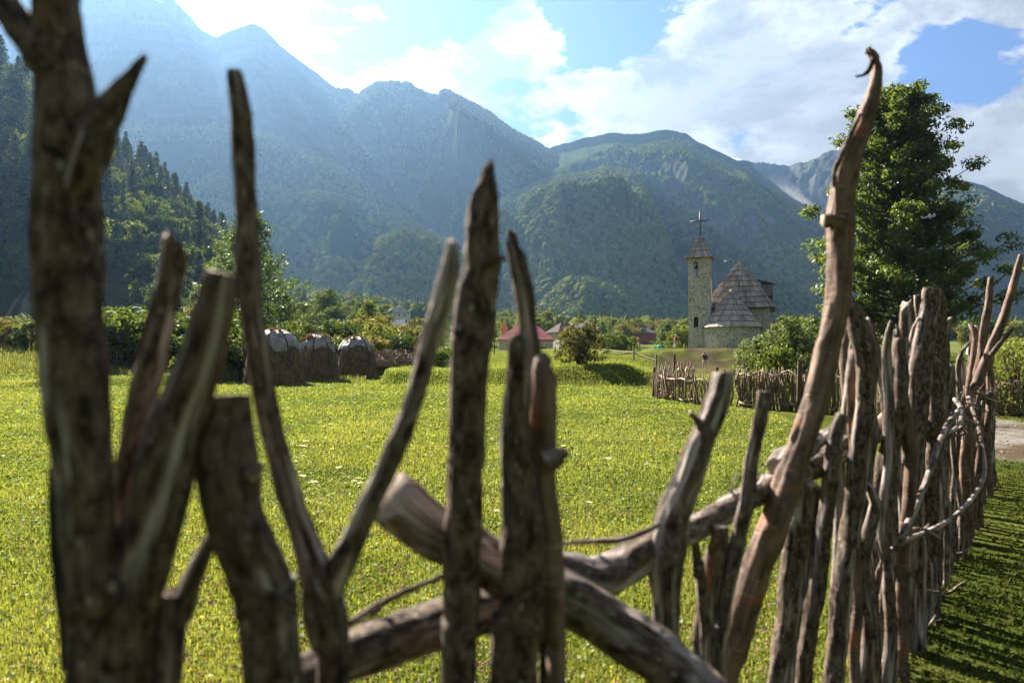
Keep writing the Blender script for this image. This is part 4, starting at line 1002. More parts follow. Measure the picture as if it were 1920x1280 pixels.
# ------------------------------------------------------------------ weathered sticks
M_stick, t, o = mat('weathered_wood')
bk = t.attr('grain', 'Vector'); r = t.attr('rnd')
stre = t.noise(t.mapping(bk, (1, 1, .5)), 48, 9, .78, .4); fine = t.noise(t.mapping(bk, (1, 1, .5)), 130, 5, .7); big = t.noise(t.mapping(bk, (1, 1, .55)), 11, 5, .6, .6)
crk = t.noise(t.mapping(bk, (1, 1, .10)), 30, 5, .6, .9); lich = t.voro(t.mapping(bk, (1, 1, .6)), 46, 'F1'); orn = t.noise(t.mapping(bk, (1, 1, .3), (9, 4, 2)), 9, 4, .6)
ring = t.noise(t.mapping(bk, (.25, .25, 1.2), (3, 3, 1)), 60, 3, .6)
c = t.mix(t.ramp(stre, .38, .64), (.016, .011, .009), (.175, .128, .098))
c = t.mix(t.ramp(fine, .45, .75), c, t.mix(1.0, c, (1.45, 1.4, 1.35), 'MULTIPLY'))
pale = t.mix(t.ramp(t.noise(t.mapping(bk, (1, 1, .08)), 60, 6, .65), .35, .65), (.095, .076, .070), (.47, .40, .37))
pl = t.math('ADD', big, t.math('MULTIPLY', t.math('SUBTRACT', r, .5), .45))
c = t.mix(t.attr('bark'), pale, c); c = t.mix(t.math('MULTIPLY', t.ramp(pl, .60, .72), .6), c, pale)
c = t.mix(t.math('MULTIPLY', t.ramp(orn, .62, .72), .5), c, (.30, .125, .045))
c = t.mix(t.math('MULTIPLY', t.ramp(lich, .22, .10), t.ramp(big, .40, .55, .0, .7)), c, (.34, .33, .28))
c = t.mix(t.ramp(crk, .34, .28), c, (.015, .010, .008))
h = t.math('ADD', t.math('MULTIPLY', t.ramp(crk, .26, .40), 1.0), t.math('ADD', t.math('MULTIPLY', stre, .8), t.math('ADD', t.math('MULTIPLY', fine, .4), t.math('MULTIPLY', ring, .35))))
principled(t, o, c, .88, t.bump(h, 1.0, .009), .2)
M_cut, t, o = mat('cut_wood')
g = t.new('ShaderNodeTexCoord').outputs['Object']; n = t.noise(t.mapping(g, (1, 1, 1)), 60, 5, .6)
principled(t, o, t.mix(n, (.14, .105, .08), (.38, .31, .25)), .9, t.bump(n, .6, .004), .1)
M_redstick, t, o = mat('reddish_bark')
bk = t.attr('grain', 'Vector'); a = t.noise(t.mapping(bk, (1, 1, .3)), 30, 6, .6); b_ = t.noise(t.mapping(bk, (.4, .4, 2)), 26, 5, .65); s_ = t.noise(bk, 90, 4)
c = t.mix(t.ramp(a, .3, .7), (.046, .026, .020), (.185, .118, .086)); c = t.mix(t.math('MULTIPLY', t.ramp(b_, .58, .72), .6), c, (.34, .26, .20)); c = t.mix(t.math('MULTIPLY', t.ramp(t.noise(bk, 7, 3), .60, .70), .6), c, (.27, .10, .035))
principled(t, o, c, .75, t.bump(t.math('ADD', a, b_), .8, .005), .25)

def catmull(pts, n_per):
    pts = np.asarray(pts, float); q = np.concatenate([[2*pts[0]-pts[1]], pts, [2*pts[-1]-pts[-2]]]); out = []
    for i in range(1, len(q)-2):
        k = max(1, int(n_per[i-1] if np.ndim(n_per) else n_per)); s = np.linspace(0, 1, k, endpoint=False)[:, None]
        out.append(.5*((2*q[i])+(-q[i-1]+q[i+1])*s+(2*q[i-1]-5*q[i]+4*q[i+1]-q[i+2])*s**2+(-q[i-1]+3*q[i]-3*q[i+1]+q[i+2])*s**3))
    return np.concatenate(out+[q[-2:-1]])
def stick_mesh(P3, Rd, seed=0, m=None, sides=20, step=.02, rough=1.0, name='stake', top='cut', pale=.5, knots=1.0):
    """tapered, knotty, cracked stick swept along a smooth path; the first point is its top"""
    P3 = np.array([tuple(v) for v in P3], float); Rd = np.asarray(Rd, float)
    L = np.linalg.norm(np.diff(P3, axis=0), axis=1); k = np.clip((L/step).astype(int), 2, 70)
    C = catmull(np.column_stack([P3, Rd]), k); pos, rad = C[:, :3], np.maximum(C[:, 3], .0012)
    n = len(pos); wob = np.linspace(0, L.sum()/max(np.median(rad), .004), n); pos = pos+np.stack([vn(wob*.16, seed), vn(wob*.16, seed+9), 0*wob], 1)*(rad*.22*rough)[:, None]*np.minimum(1, wob/3)[:, None]; sl = np.concatenate([[0], np.cumsum(np.linalg.norm(np.diff(pos, axis=0), axis=1))])
    T = np.gradient(pos, axis=0); T /= np.linalg.norm(T, axis=1)[:, None]+1e-9
    up = np.array([0.0, -1, .13]); U = np.zeros_like(T)
    for i in range(n):
        up = up-T[i]*up.dot(T[i]); up /= np.linalg.norm(up)+1e-9; U[i] = up
    B = np.cross(T, U); an = np.linspace(0, 2*pi, sides, endpoint=False)
    ca, sa = np.cos(an), np.sin(an); rm = float(np.median(rad))
    LL = sl[:, None]/max(rm, .004)
    tw = LL*.05
    dsp = .13*vn(ca*1.2+np.cos(tw)+seed, sa*1.2+np.sin(tw), LL*.16)+.09*vn(ca*2.4+seed, sa*2.4+3, LL*.45)+.075*vn(ca*4.5+seed, sa*4.5+7, LL*.8)+.065*vn(ca*8+seed, sa*8+7, LL*1.6)
    groove = vn(ca*3.0+seed*2, sa*3.0+tw*.6, LL*.035); dsp = dsp-.10*np.exp(-(groove/.09)**2)*(vn(seed, LL*.06, 2.)>-.15)
    dsp += .09*knots*np.clip(vn(seed+50., LL*.22, ca*.6)-.25, 0, 1)*2
    bark = sst(vn(ca*1.5+seed*2, sa*1.5, LL*.11)+.45*vn(ca*4+seed, sa*4, LL*.33)+.42+(.5-pale)*1.5, -.05, .05); dsp = dsp+.085*bark
    rr = rad[:, None]*(.90+rough*dsp)
    ring = U[:, None, :]*ca[None, :, None]+B[:, None, :]*sa[None, :, None]
    # the top: sawn square, split to a point or broken ragged
    ext = np.zeros((n, sides))
    V = pos[:, None, :]+ring*rr[..., None]
    nz = vn(ca*2+seed*3.3, sa*2, 1.5)
    if top in ('cut', 'slant', 'broken'):
        amp = {'cut': .12, 'slant': .9, 'broken': .55}[top]*rad[0]
        off = amp*(nz+(.8*np.cos(an-seed) if top != 'cut' else .25*np.cos(an-seed)))
        fall = np.exp(-sl/(1.2*rad[0]+.002))[:, None]
        V = V-T[:, None, :]*(off[None, :]*fall)[..., None]
    if top == 'point':
        fl = np.exp(-sl/(3.0*rm))[:, None]
        V = V-T[:, None, :]*(.9*rm*np.abs(vn(ca*2.5+seed, sa*2.5, .7))[None, :]*np.exp(-sl/(1.5*rm))[:, None])[..., None]
        V = V+ring*(rm*.30*fl*vn(ca*3+seed, sa*3, LL*1.6))[..., None]
    g = np.stack([np.broadcast_to(ca*rm*1.0, (n, sides))+seed*1.7, np.broadcast_to(sa*rm, (n, sides))+seed*.9, np.broadcast_to(sl[:, None], (n, sides))+seed*3.1], -1)
    idx = np.arange(n*sides).reshape(n, sides)
    F = np.stack([idx[:-1], np.roll(idx[:-1], -1, 1), np.roll(idx[1:], -1, 1), idx[1:]], -1).reshape(-1, 4)[:, ::-1]
    c0 = V[0].mean(0)-T[0]*rad[0]*(.05 if top != 'point' else .3); c1 = V[-1].mean(0)
    VV = np.concatenate([V.reshape(-1, 3), [c0, c1]]); N = n*sides
    cap = np.array([[i, (i+1) % sides, N] for i in range(sides)]+[[idx[-1, (i+1) % sides], idx[-1, i], N+1] for i in range(sides)])
    G = np.concatenate([g.reshape(-1, 3), [g[0].mean(0), g[-1].mean(0)]])
    mi = np.concatenate([np.zeros(len(F)), np.full(2*sides, 0 if name in ('knot', 'twig', 'bark_strip', 'peeling_bark') else 1)])
    me = mesh(name, VV, [F, cap], [m or M_stick, M_cut], True, {'grain': G, 'rnd': np.full(len(VV), pale), 'bark': np.concatenate([bark.ravel(), [0, 0]])}, mi)
    return me
def fdepth(px):
    """how far the stake fence is along one direction of view (it runs off to the right)"""
    xs = [-60, 130, 300, 450, 600, 760, 900, 1000, 1250, 1390, 1500, 1600, 1650, 1700, 1750, 1800, 1830, 1850]
    ys = [.70, .76, .80, .85, .90, .98, 1.06, 1.14, 1.45, 1.75, 2.14, 2.74, 3.2, 3.75, 4.6, 5.9, 7.1, 8.2]
    return float(np.interp(px, xs, ys))
fence = empty('stake_fence', (0.75, 1.9, 0), 0, 'rustic fence of rough upright stakes and crooked rails running off to the right', 'fence')
FO = Vector(fence.location)
NS = [0]
def stake(pts, label=None, dz=0.0, dep=None, m=None, top='cut', pale=.5, parent=None, name='stake', sides=22, rough=1.0, ground=False, step=.02, dark=0.0, knots=1.0):
    """pts: (px, py, width in px) from the top down, standing at the fence's distance"""
    NS[0] += 1
    P3 = []; Rd = []
    for i, q in enumerate(pts):
        dd = (q[3] if len(q) > 3 else (dep if dep is not None else fdepth(pts[-1][0])))+dz
        P3.append(P(q[0], q[1], dd)-FO); Rd.append(q[2]/2/FPX*dd)
    if ground:
        a, b_ = P3[-2], P3[-1]; dr = (b_-a).normalized(); zt = gz(b_.x+FO.x, b_.y+FO.y)-.15-FO.z
        dr = (dr+Vector((0, 0, -1.2))).normalized()
        if b_.z > zt+.05: P3.append(b_+dr*((b_.z-zt)/-dr.z)); Rd.append(Rd[-1]*1.05)
    o = obj(name, stick_mesh(P3, Rd, NS[0]*1.37, m, sides, step, rough, name, top, pale, knots), parent or fence)
    if label: o['label'] = label
    return o
G = dict(ground=True)
s1 = stake([(95, -60, 84), (103, 0, 84), (108, 60, 92), (118, 130, 104), (130, 200, 118), (133, 300, 113), (135, 400, 112), (137, 520, 113), (141, 640, 110), (149, 760, 110), (160, 880, 104), (168, 1000, 96), (178, 1140, 92), (190, 1300, 92)], 'thickest leftmost forked stake, out of focus', dep=.76, ground=True, sides=34, step=.008, pale=.42)
stake([(-40, -60, 44), (10, 10, 52), (50, 64, 60), (92, 118, 76), (118, 165, 60)], None, dep=.755, parent=s1, name='branch_stub', top='broken', sides=24, step=.008)
stake([(268, 113, 5), (251, 140, 22), (233, 166, 38), (207, 200, 54), (180, 242, 70), (158, 305, 74), (140, 380, 50), (134, 440, 20)], None, dep=.75, parent=s1, name='branch_stub', top='point', sides=24, step=.006, pale=.3)
stake([(97, 875, 16), (106, 960, 30), (114, 1060, 34), (124, 1150, 28), (118, 1255, 8)], 'dark strip of loose bark hanging on the thickest stake', dep=.765, parent=s1, name='bark_strip', top='broken', sides=14, step=.01, m=M_dark)
stake([(331, 462, 54), (322, 500, 52), (298, 600, 48), (272, 720, 54), (250, 830, 56), (222, 950, 56), (198, 1080, 52), (175, 1290, 52)], 'leaning stake with a split pale top beside the thickest stake', dep=.86, top='slant', pale=.62, sides=26, step=.008, **G)
stake([(417, 512, 56), (410, 545, 66), (398, 600, 74), (370, 700, 82), (332, 800, 90), (296, 920, 98), (258, 1040, 110), (225, 1150, 128), (205, 1290, 140)], 'thick weathered diagonal stake leaning left with dark burnt-looking side', dep=.79, top='cut', pale=.46, sides=32, step=.007, **G)
stake([(396, 1005, 20), (382, 1040, 34), (355, 1095, 40), (326, 1190, 54), (308, 1290, 60)], 'short thin stick rising between the diagonal stake and the fat sawn stake', dep=.83, top='broken', sides=20, **G)
s4 = stake([(417, 742, 92), (420, 780, 94), (430, 850, 100), (444, 950, 104), (468, 1050, 110), (495, 1150, 112), (518, 1290, 112)], 'fat stake with a flat sawn top', dep=.84, pale=.45, sides=34, step=.007, **G)
stake([(492, 872, 14), (482, 880, 26), (466, 890, 40)], dep=.82, parent=s4, name='knot', sides=14, step=.005)
s5 = stake([(440, 134, 26), (444, 160, 34), (451, 220, 39), (456, 300, 39), (461, 420, 41), (468, 520, 42), (479, 620, 43), (490, 720, 43), (508, 820, 43), (538, 925, 46), (572, 1010, 50), (603, 1085, 66), (612, 1150, 74), (616, 1220, 68), (622, 1295, 64)], 'tall forked stake shaped like a Y with a very long thin left arm', dep=.90, sides=26, step=.009, pale=.45, **G)
stake([(850, 455, 24), (845, 490, 34), (832, 545, 39), (810, 620, 40), (785, 720, 38), (760, 800, 40), (730, 872, 42), (694, 950, 45), (656, 1024, 50), (622, 1090, 56), (612, 1130, 50)], None, dep=.895, parent=s5, name='branch_arm', top='slant', sides=24, step=.009, pale=.62)
stake([(474, 212, 5), (466, 216, 14), (455, 222, 24)], dep=.885, parent=s5, name='branch_stub', sides=10, step=.004)
stake([(565, 1115, 6), (580, 1110, 20), (604, 1100, 46)], dep=.88, parent=s5, name='branch_stub', sides=12, step=.004, top='broken')
s7 = stake([(918, 313, 5), (914, 335, 24), (908, 380, 52), (904, 430, 62), (902, 500, 70), (894, 600, 74), (886, 700, 75), (880, 800, 73), (873, 900, 70), (869, 1000, 68), (862, 1100, 66), (860, 1200, 62), (859, 1300, 60)], 'thick centre stake tapering to a sharp split point', dep=1.05, top='point', sides=30, step=.009, pale=.35, **G)
stake([(950, 484, 9), (940, 485, 12), (915, 486, 24)], dep=1.03, parent=s7, name='branch_stub', sides=10, step=.004)
stake([(838, 858, 8), (848, 862, 20), (862, 866, 34)], dep=1.03, parent=s7, name='knot', sides=12, step=.004)
stake([(850, 632, 6), (858, 640, 20), (872, 652, 40)], dep=1.035, parent=s7, name='knot', sides=12, step=.004)
stake([(957, 437, 9), (962, 462, 26), (974, 510, 38), (984, 570, 38), (989, 620, 40), (998, 700, 42), (1008, 800, 44), (1015, 900, 44), (1025, 1000, 44), (1030, 1300, 40)], 'thinner pointed stake just right of the thick centre stake', dep=1.16, top='point', pale=.6, **G)
s9 = stake([(967, 628, 34), (970, 650, 46), (971, 700, 48), (972, 760, 50), (971, 820, 56), (974, 900, 66), (980, 980, 78), (978, 1080, 78), (966, 1180, 80), (960, 1300, 80)], 'dark round-topped stake with a deep vertical crack, right of centre', dep=1.08, pale=.40, sides=28, step=.009, **G)
s10 = stake([(1014, 672, 18), (1018, 695, 40), (1020, 740, 50), (1017, 800, 50), (1016, 880, 52), (1024, 960, 56), (1032, 1040, 58), (1038, 1120, 44), (1039, 1200, 36), (1040, 1300, 36)], 'pointed reddish split stake pressed against the cracked stake', dep=1.12, top='point', pale=.45, m=M_redstick, **G)
stake([(1068, 853, 6), (1056, 850, 24), (1044, 858, 34), (1022, 868, 44)], dep=1.09, parent=s10, name='knot', sides=12, step=.004, top='broken')
s11 = stake([(1357, 698, 44), (1353, 725, 46), (1340, 762, 50), (1315, 820, 53), (1286, 898, 56), (1262, 970, 62), (1249, 1045, 62), (1245, 1100, 58), (1247, 1200, 52), (1250, 1300, 50)], 'pale leaning stake with a flat sawn top in front of the twig fence', top='cut', pale=.58, sides=28, step=.012, **G)
stake([(1293, 773, 10), (1303, 782, 14), (1318, 800, 26)], dep=1.43, parent=s11, name='branch_stub', sides=10, step=.006)
stake([(1434, 734, 26), (1430, 762, 25), (1419, 810, 25), (1406, 870, 27), (1400, 930, 29), (1386, 1000, 29), (1368, 1090, 29), (1356, 1160, 27), (1348, 1300, 27)], 'slim stake with a bluish sawn tip right of the pale leaning stake', top='cut', pale=.5, step=.015, **G)
stake([(1351, 986, 30), (1348, 1020, 34), (1334, 1070, 36), (1320, 1150, 38), (1314, 1300, 40)], 'short stubby forked stake under the rail', dep=1.66, **G)
stake([(1300, 1000, 10), (1305, 1020, 14), (1310, 1080, 18), (1318, 1130, 20)], dep=1.62, name='stake', **G)
s14 = stake([(1633, 101, 5), (1641, 118, 15), (1644, 145, 22), (1636, 185, 28), (1620, 235, 33), (1600, 290, 38), (1586, 345, 41), (1581, 400, 46), (1580, 440, 50), (1574, 500, 47), (1565, 580, 46), (1549, 660, 47), (1530, 740, 50), (1503, 820, 50), (1476, 890, 52), (1450, 970, 54), (1424, 1050, 52), (1400, 1130, 50), (1380, 1210, 48), (1356, 1310, 46)], 'tallest curved stake with peeling orange bark and a hooked tip', dep=2.0, m=M_redstick, top='point', sides=26, step=.014, pale=.55, **G)
stake([(1543, 414, 26), (1556, 413, 26), (1578, 418, 30)], dep=1.97, parent=s14, name='branch_stub', m=M_redstick, sides=16, step=.006)
stake([(1607, 143, 4), (1618, 141, 6), (1630, 131, 9), (1636, 112, 8)], dep=1.98, parent=s14, name='peeling_bark', m=M_dark, sides=8, step=.008, top='point')
stake([(1612, 215, 6), (1590, 262, 11), (1566, 320, 8), (1562, 350, 4)], dep=1.96, parent=s14, name='peeling_bark', m=M_stick, sides=10, step=.01, top='point')
stake([(1566, 330, 5), (1570, 380, 12), (1563, 450, 5)], dep=1.96, parent=s14, name='peeling_bark', m=M_redstick, sides=10, step=.01, top='broken')
stake([(1585, 548, 16), (1598, 580, 28), (1612, 625, 36), (1621, 680, 36), (1620, 740, 34), (1612, 820, 34), (1607, 900, 34), (1595, 1000, 36), (1581, 1100, 38), (1572, 1200, 38), (1562, 1300, 38)], 'stake bent at its top, emerging from behind the tallest curved stake', dep=2.6, **G)
stake([(1580, 776, 18), (1570, 810, 27), (1563, 870, 30), (1556, 930, 31), (1546, 990, 32), (1530, 1080, 32), (1516, 1190, 32), (1505, 1310, 32)], 'short dark stake with a tapering top, right of the tallest stake', dep=2.35, **G)
stake([(1508, 900, 36), (1504, 960, 42), (1492, 1050, 45), (1474, 1170, 45), (1455, 1310, 46)], 'short stake with a broken top below the rail behind the tallest stake', dep=2.3, top='broken', **G)
stake([(1524, 915, 36), (1515, 990, 42), (1503, 1090, 42), (1492, 1200, 42), (1485, 1310, 42)], None, dep=2.42, top='broken', **G)
stake([(1604, 600, 8), (1598, 660, 14), (1590, 730, 14), (1584, 790, 16), (1575, 900, 18)], None, dep=2.9, pale=.85, sides=12, **G)
stake([(1690, 634, 28), (1690, 680, 30), (1688, 750, 30), (1680, 800, 34), (1662, 870, 38), (1650, 960, 36), (1640, 1100, 34)], 'stake with a pale sawn top left of the tallest post group', dep=3.3, pale=.55, **G)
stake([(1748, 541, 30), (1745, 575, 32), (1736, 620, 34), (1728, 680, 36), (1718, 770, 38), (1708, 880, 38), (1702, 1000, 36)], 'broad pale post, highest of the dense group at right', dep=3.7, pale=.6, sides=24, **G)
stake([(1760, 545, 20), (1762, 600, 24), (1758, 700, 26), (1750, 850, 28)], None, dep=4.1, pale=.3, **G)
stake([(1699, 570, 20), (1697, 620, 24), (1700, 700, 26), (1695, 800, 28), (1688, 950, 30)], 'rounded post left of the broad pale post', dep=4.0, top='slant', **G)
stake([(1722, 553, 16), (1724, 600, 14), (1728, 660, 16), (1722, 760, 18)], None, dep=4.3, **G)
stake([(1914, 478, 9), (1904, 520, 13), (1893, 560, 15), (1878, 605, 16), (1858, 655, 17), (1838, 700, 18), (1822, 760, 19), (1812, 850, 20)], 'long slim branch slanting right above the far end of the fence', dep=5.4, m=M_redstick, sides=12, **G)
stake([(1900, 616, 7), (1880, 636, 9), (1858, 665, 11)], None, dep=5.35, sides=8, name='stake')
stake([(1858, 520, 10), (1851, 580, 13), (1842, 650, 15), (1832, 720, 15), (1820, 850, 16)], 'thin upright stick just left of the long slanting branch', dep=5.8, m=M_redstick, sides=12, **G)
# the dense middle and far stretch
fr = np.random.default_rng(77)
def along(y): return .79*(y-1)+.02
yy = 2.7
while yy < 8.7:
    d_ = yy; px = 960+FPX*along(yy)/yy+fr.uniform(-5, 5)
    hgt = fr.uniform(1.45, 1.95) if yy < 4.2 else fr.uniform(1.55, 2.05)
    if fr.random() < .22: hgt *= .8
    w_ = fr.uniform(.022, .058)+.0028*yy; xb = (px-960)/FPX*d_
    b0 = Vector((xb, d_+fr.uniform(-.06, .10), gz(xb, d_)-.12)); ln = fr.normal(0, .035)
    P3 = [b0+Vector((ln*hgt*f+.02*fr.normal(), .02*fr.normal(), hgt*f))-FO for f in (1.0, .93, .72, .5, .25, 0.0)]
    tp = ['cut', 'slant', 'broken', 'point', 'slant'][fr.integers(5)]
    Rd = np.array([.5 if tp != 'point' else .12, .8, .95, 1.0, 1.05, 1.1])*w_/2
    NS[0] += 1
    ob = obj('stake', stick_mesh(P3, Rd, NS[0]*1.37, M_redstick if fr.random() < .2 else M_stick, 14, .05, 1.1, 'stake', tp, fr.uniform(.25, .75)), fence)
    yy += fr.uniform(.05, .10)*(1+.06*(yy-2.7))
# rails
rail = lambda pts, lab=None, **k: stake(pts, lab, name='rail', **k)
rail([(728, 928, 90, 1.10), (748, 941, 98, 1.11), (800, 985, 96, 1.12), (880, 1032, 92, 1.15), (960, 1078, 92, 1.18), (1060, 1118, 96, 1.20), (1160, 1180, 98, 1.20), (1250, 1245, 98, 1.18), (1340, 1320, 98, 1.16)], 'thick cracked log crossing diagonally down to the right', top='cut', pale=.66, sides=32, step=.01, rough=1.2)
r2 = [(1035, 1050, 40, 1.24), (1062, 1068, 76, 1.27), (1100, 1082, 84, 1.31), (1140, 1075, 80, 1.36), (1180, 1052, 70, 1.42), (1240, 1015, 60, 1.52), (1300, 990, 52, 1.66), (1380, 942, 47, 1.88), (1450, 908, 47, 2.14), (1520, 876, 49, 2.45), (1570, 848, 45, 2.75), (1620, 816, 42, 3.2), (1680, 790, 38, 3.9), (1735, 765, 30, 4.8), (1790, 742, 24, 6.2), (1828, 725, 18, 8.2)]
rail(r2, 'long crooked grey rail with a big pale swollen end', top='cut', pale=.62, sides=26, step=.02)
rail([(1690, 785, 44, 3.78), (1660, 800, 52, 3.5), (1640, 812, 40, 3.35), (1600, 822, 34, 3.0)], None, top='broken', pale=.8, sides=18)
rail([(1560, 812, 22, 2.5), (1520, 832, 34, 2.35), (1480, 860, 46, 2.2), (1462, 882, 50, 2.12)], 'short broken pale log with a rotten end on the rail', top='broken', pale=.85, sides=20, rough=1.6)
rail([(540, 1290, 84, .98), (600, 1256, 86, 1.0), (700, 1215, 88, 1.08), (800, 1182, 88, 1.16), (880, 1156, 84, 1.20), (950, 1140, 76, 1.24)], 'thick lower log rising to the right behind the Y-shaped stake', top='cut', pale=.5, sides=30, step=.01)
# twigs and loops of vine
def twig(pts, lab=None, m=None, **k): return stake(pts, lab, name='twig', sides=8, step=.02, m=m, rough=.55, **k)
twig([(640, 1178, 12), (700, 1140, 16), (760, 1108, 13), (835, 1078, 11)], 'thin dead twig between the Y-shaped stake and the centre stake', dep=1.12)
twig([(660, 1168, 5), (690, 1162, 7), (720, 1130, 9)], None, dep=1.12)
twig([(1040, 1020, 8), (1100, 1015, 10), (1160, 1012, 12), (1205, 998, 12), (1240, 980, 10)], 'thin twig lying along the top of the crooked rail', dep=1.36)
twig([(1845, 845, 5, 4.2), (1846, 890, 8, 4.0), (1825, 930, 9, 3.8), (1790, 968, 10, 3.6), (1745, 994, 11, 3.4), (1700, 1012, 12, 3.25), (1660, 1042, 14, 3.1)], 'long curved bare branch arching out of the fence over the shaded grass', pale=.8)
twig([(1845, 850, 8, 4.2), (1838, 815, 8, 4.4), (1828, 780, 8, 4.7), (1815, 745, 8, 5.0)], None, pale=.4)
twig([(1690, 1012, 15, 3.2), (1712, 960, 14, 3.3), (1738, 900, 13, 3.5), (1758, 840, 13, 3.7), (1775, 800, 13, 3.9), (1797, 770, 10, 4.1)], 'straight bare branch rising from the fork of the arching branch', pale=.7)
twig([(1790, 748, 9, 4.6), (1802, 765, 10, 4.5), (1800, 795, 10, 4.3), (1775, 812, 9, 4.2), (1745, 806, 9, 4.1), (1722, 792, 8, 4.1)], None, pale=.8)
twig([(1780, 818, 6, 4.2), (1810, 812, 6, 4.2), (1800, 800, 6, 4.2)], None, pale=.8)
twig([(1700, 670, 5, 4.0), (1725, 662, 5, 4.0), (1750, 668, 5, 4.0), (1768, 684, 5, 4.0)], None, pale=.6)
for k in range(60):      # tangle of vines round the rail near the far end, and dead twigs at the fence foot
    up = k < 34
    if up: cx_, cy_ = fr.normal(1815, 20), fr.normal(765, 28); dd = 5.3+fr.uniform(-1, 1.2)
    else: cx_, cy_ = fr.uniform(1640, 1790), fr.uniform(1000, 1240); dd = fdepth(cx_)-.15
    L_ = fr.uniform(14, 46)*(1 if up else 1.7); a0 = fr.uniform(0, 6.28) if up else fr.normal(pi/2, .6); q = []
    for s in range(5):
        q.append((cx_, cy_, (fr.uniform(3, 5) if up else fr.uniform(4, 11))*(1-.15*s), dd)); cx_ += cos(a0)*L_*.4; cy_ -= sin(a0)*L_*.4; a0 += fr.normal(0, .55)
    if NS[0] < 900: twig(q, None, pale=fr.uniform(.3, .9))
# low wire tied round the rail
for cx_, cy_, dd in ((1385, 905, 1.85), (1705, 800, 4.0)):
    mb = MB(); pts = []
    for k in range(60):
        a_ = k*.62; pts.append(tuple(P(cx_+26*cos(a_)*(1+.3*sin(k*.3))+k*.4, cy_+20*sin(a_*.97)+6*sin(k), dd-.07+.14*(k % 5)/5)-FO))
    mb.tube(pts, .0016, 4, cap=False); mb.build('wire', M_iron, fence)

# ------------------------------------------------------------------ twig fences in the middle distance
def twigfence(base, label, n, h0, h1, seed, rails, r0=.014, r1=.036, name='twig_fence', lean=.08, wattle=14):
    """base: list of (px, distance); stakes stand along it, rails woven between"""
    B_ = [on_ground(*q) for q in base]; root = empty(name, B_[0], 0, label, 'fence'); rg = np.random.default_rng(seed)
    seg = np.array([0]+list(np.cumsum([(B_[i+1]-B_[i]).length for i in range(len(B_)-1)]))); tot = seg[-1]
    def at(s):
        i = int(np.clip(np.searchsorted(seg, s)-1, 0, len(B_)-2)); f = (s-seg[i])/(seg[i+1]-seg[i]); return B_[i].lerp(B_[i+1], f)
    for k in range(n):
        s = tot*(k+rg.random())/n; p0 = at(s)-B_[0]; h = rg.uniform(h0, h1); big = rg.random() < .12
        r = rg.uniform(r0, r1)*(1.9 if big else 1); lx, ly = rg.normal(0, lean), rg.normal(0, lean)
        off = Vector((rg.normal(0, .04), rg.normal(0, .09), 0))
        mb = MB(); q = [p0+off+Vector((lx*h*f+.03*rg.normal(), ly*h*f, h*f-.1*(f == 0))) for f in (0, .35, .7, 1)]
        mb.tube(q, [r*1.15, r, r*.9, r*.5], 6, a=float(rg.random())); mb.build('stake', M_twig, root, True)
    for z, rr in rails:
        m = 16; mb = MB(); pts = [at(tot*i/m)-B_[0]+Vector((0, -.05+.05*rg.normal(), z+.06*rg.normal())) for i in range(m+1)]
        mb.tube(pts, [rr*(.8+.4*rg.random()) for _ in pts], 7, a=.95); mb.build('rail', M_twigpale, root, True)
    mb = MB()
    for k in range(wattle*6):
        s = tot*rg.random(); p0 = at(s)-B_[0]; L = rg.uniform(.15, .5); d_ = Vector((rg.normal(0, 1), rg.normal(0, .4), rg.normal(0, 1.0))).normalized()*L
        p0 = p0+Vector((0, 0, rg.uniform(.05, h0)))
        mb.tube([p0-d_, p0+Vector((0, 0, .03)), p0+d_], [.008, .010, .004], 4, a=float(rg.random()), cap=False)
    ob = mb.build('brushwood', M_twig, root); return root
M_twig, t, o = mat('fence_twigs'); r = t.attr('rnd'); g = t.new('ShaderNodeTexCoord').outputs['Object']; n = t.noise(t.mapping(g, (1, 1, .2)), 25, 4)
principled(t, o, t.mix(t.math('ADD', t.math('MULTIPLY', r, .6), t.math('MULTIPLY', n, .5), clamp=True), (.07, .048, .034), (.27, .20, .14)), .85, t.bump(n, .5, .01), .2)
M_twigpale = simple('pale_pole', (.36, .28, .21), .8, .3, 8, .3)
twigfence([(1224, 24.5), (1252, 22.5), (1300, 21.2), (1372, 20)], 'twig fence at the left, in front of the photographer standing on the path', 62, .75, 1.15, 1, [(.72, .035), (.12, .025)])
twigfence([(1230, 25), (1262, 29), (1300, 33)], 'dark twig fence running back from the corner toward the dirt bank', 44, .9, 1.25, 2, [(.8, .03)])
twigfence([(1384, 19.6), (1440, 18.8), (1520, 18.0), (1585, 17.4)], 'twig fence with a wavy pale top rail below the willow bushes', 88, .85, 1.2, 3, [(.98, .03), (.15, .025)])
twigfence([(1640, 16.5), (1705, 16.0), (1760, 15.8)], 'twig fence seen through the gap left of the dense stake group', 36, .7, 1.4, 4, [(.95, .025), (.6, .02)])
twigfence([(1822, 17.6), (1880, 17.2), (1950, 16.8)], 'open twig fence with crossed poles at the right edge beyond the gravel track', 22, .6, .95, 5, [(.82, .03), (.08, .03), (.5, .02)], .02, .05)
for px, dd, h, r_, lab in ((1497, 18.0, 1.35, .075, 'thick post standing above the wavy rail of the twig fence'), (1225, 24.2, 1.05, .06, 'dark post at the left corner of the twig fence'), (1342, 20.4, 1.15, .06, 'post in the twig fence beside the pale leaning stake'), (1263, 25.5, 1.5, .05, 'tall post of the dark twig fence running back')):
    pole('fence_post', px, dd, h, r_, lab, 'fence post', lean=.04)

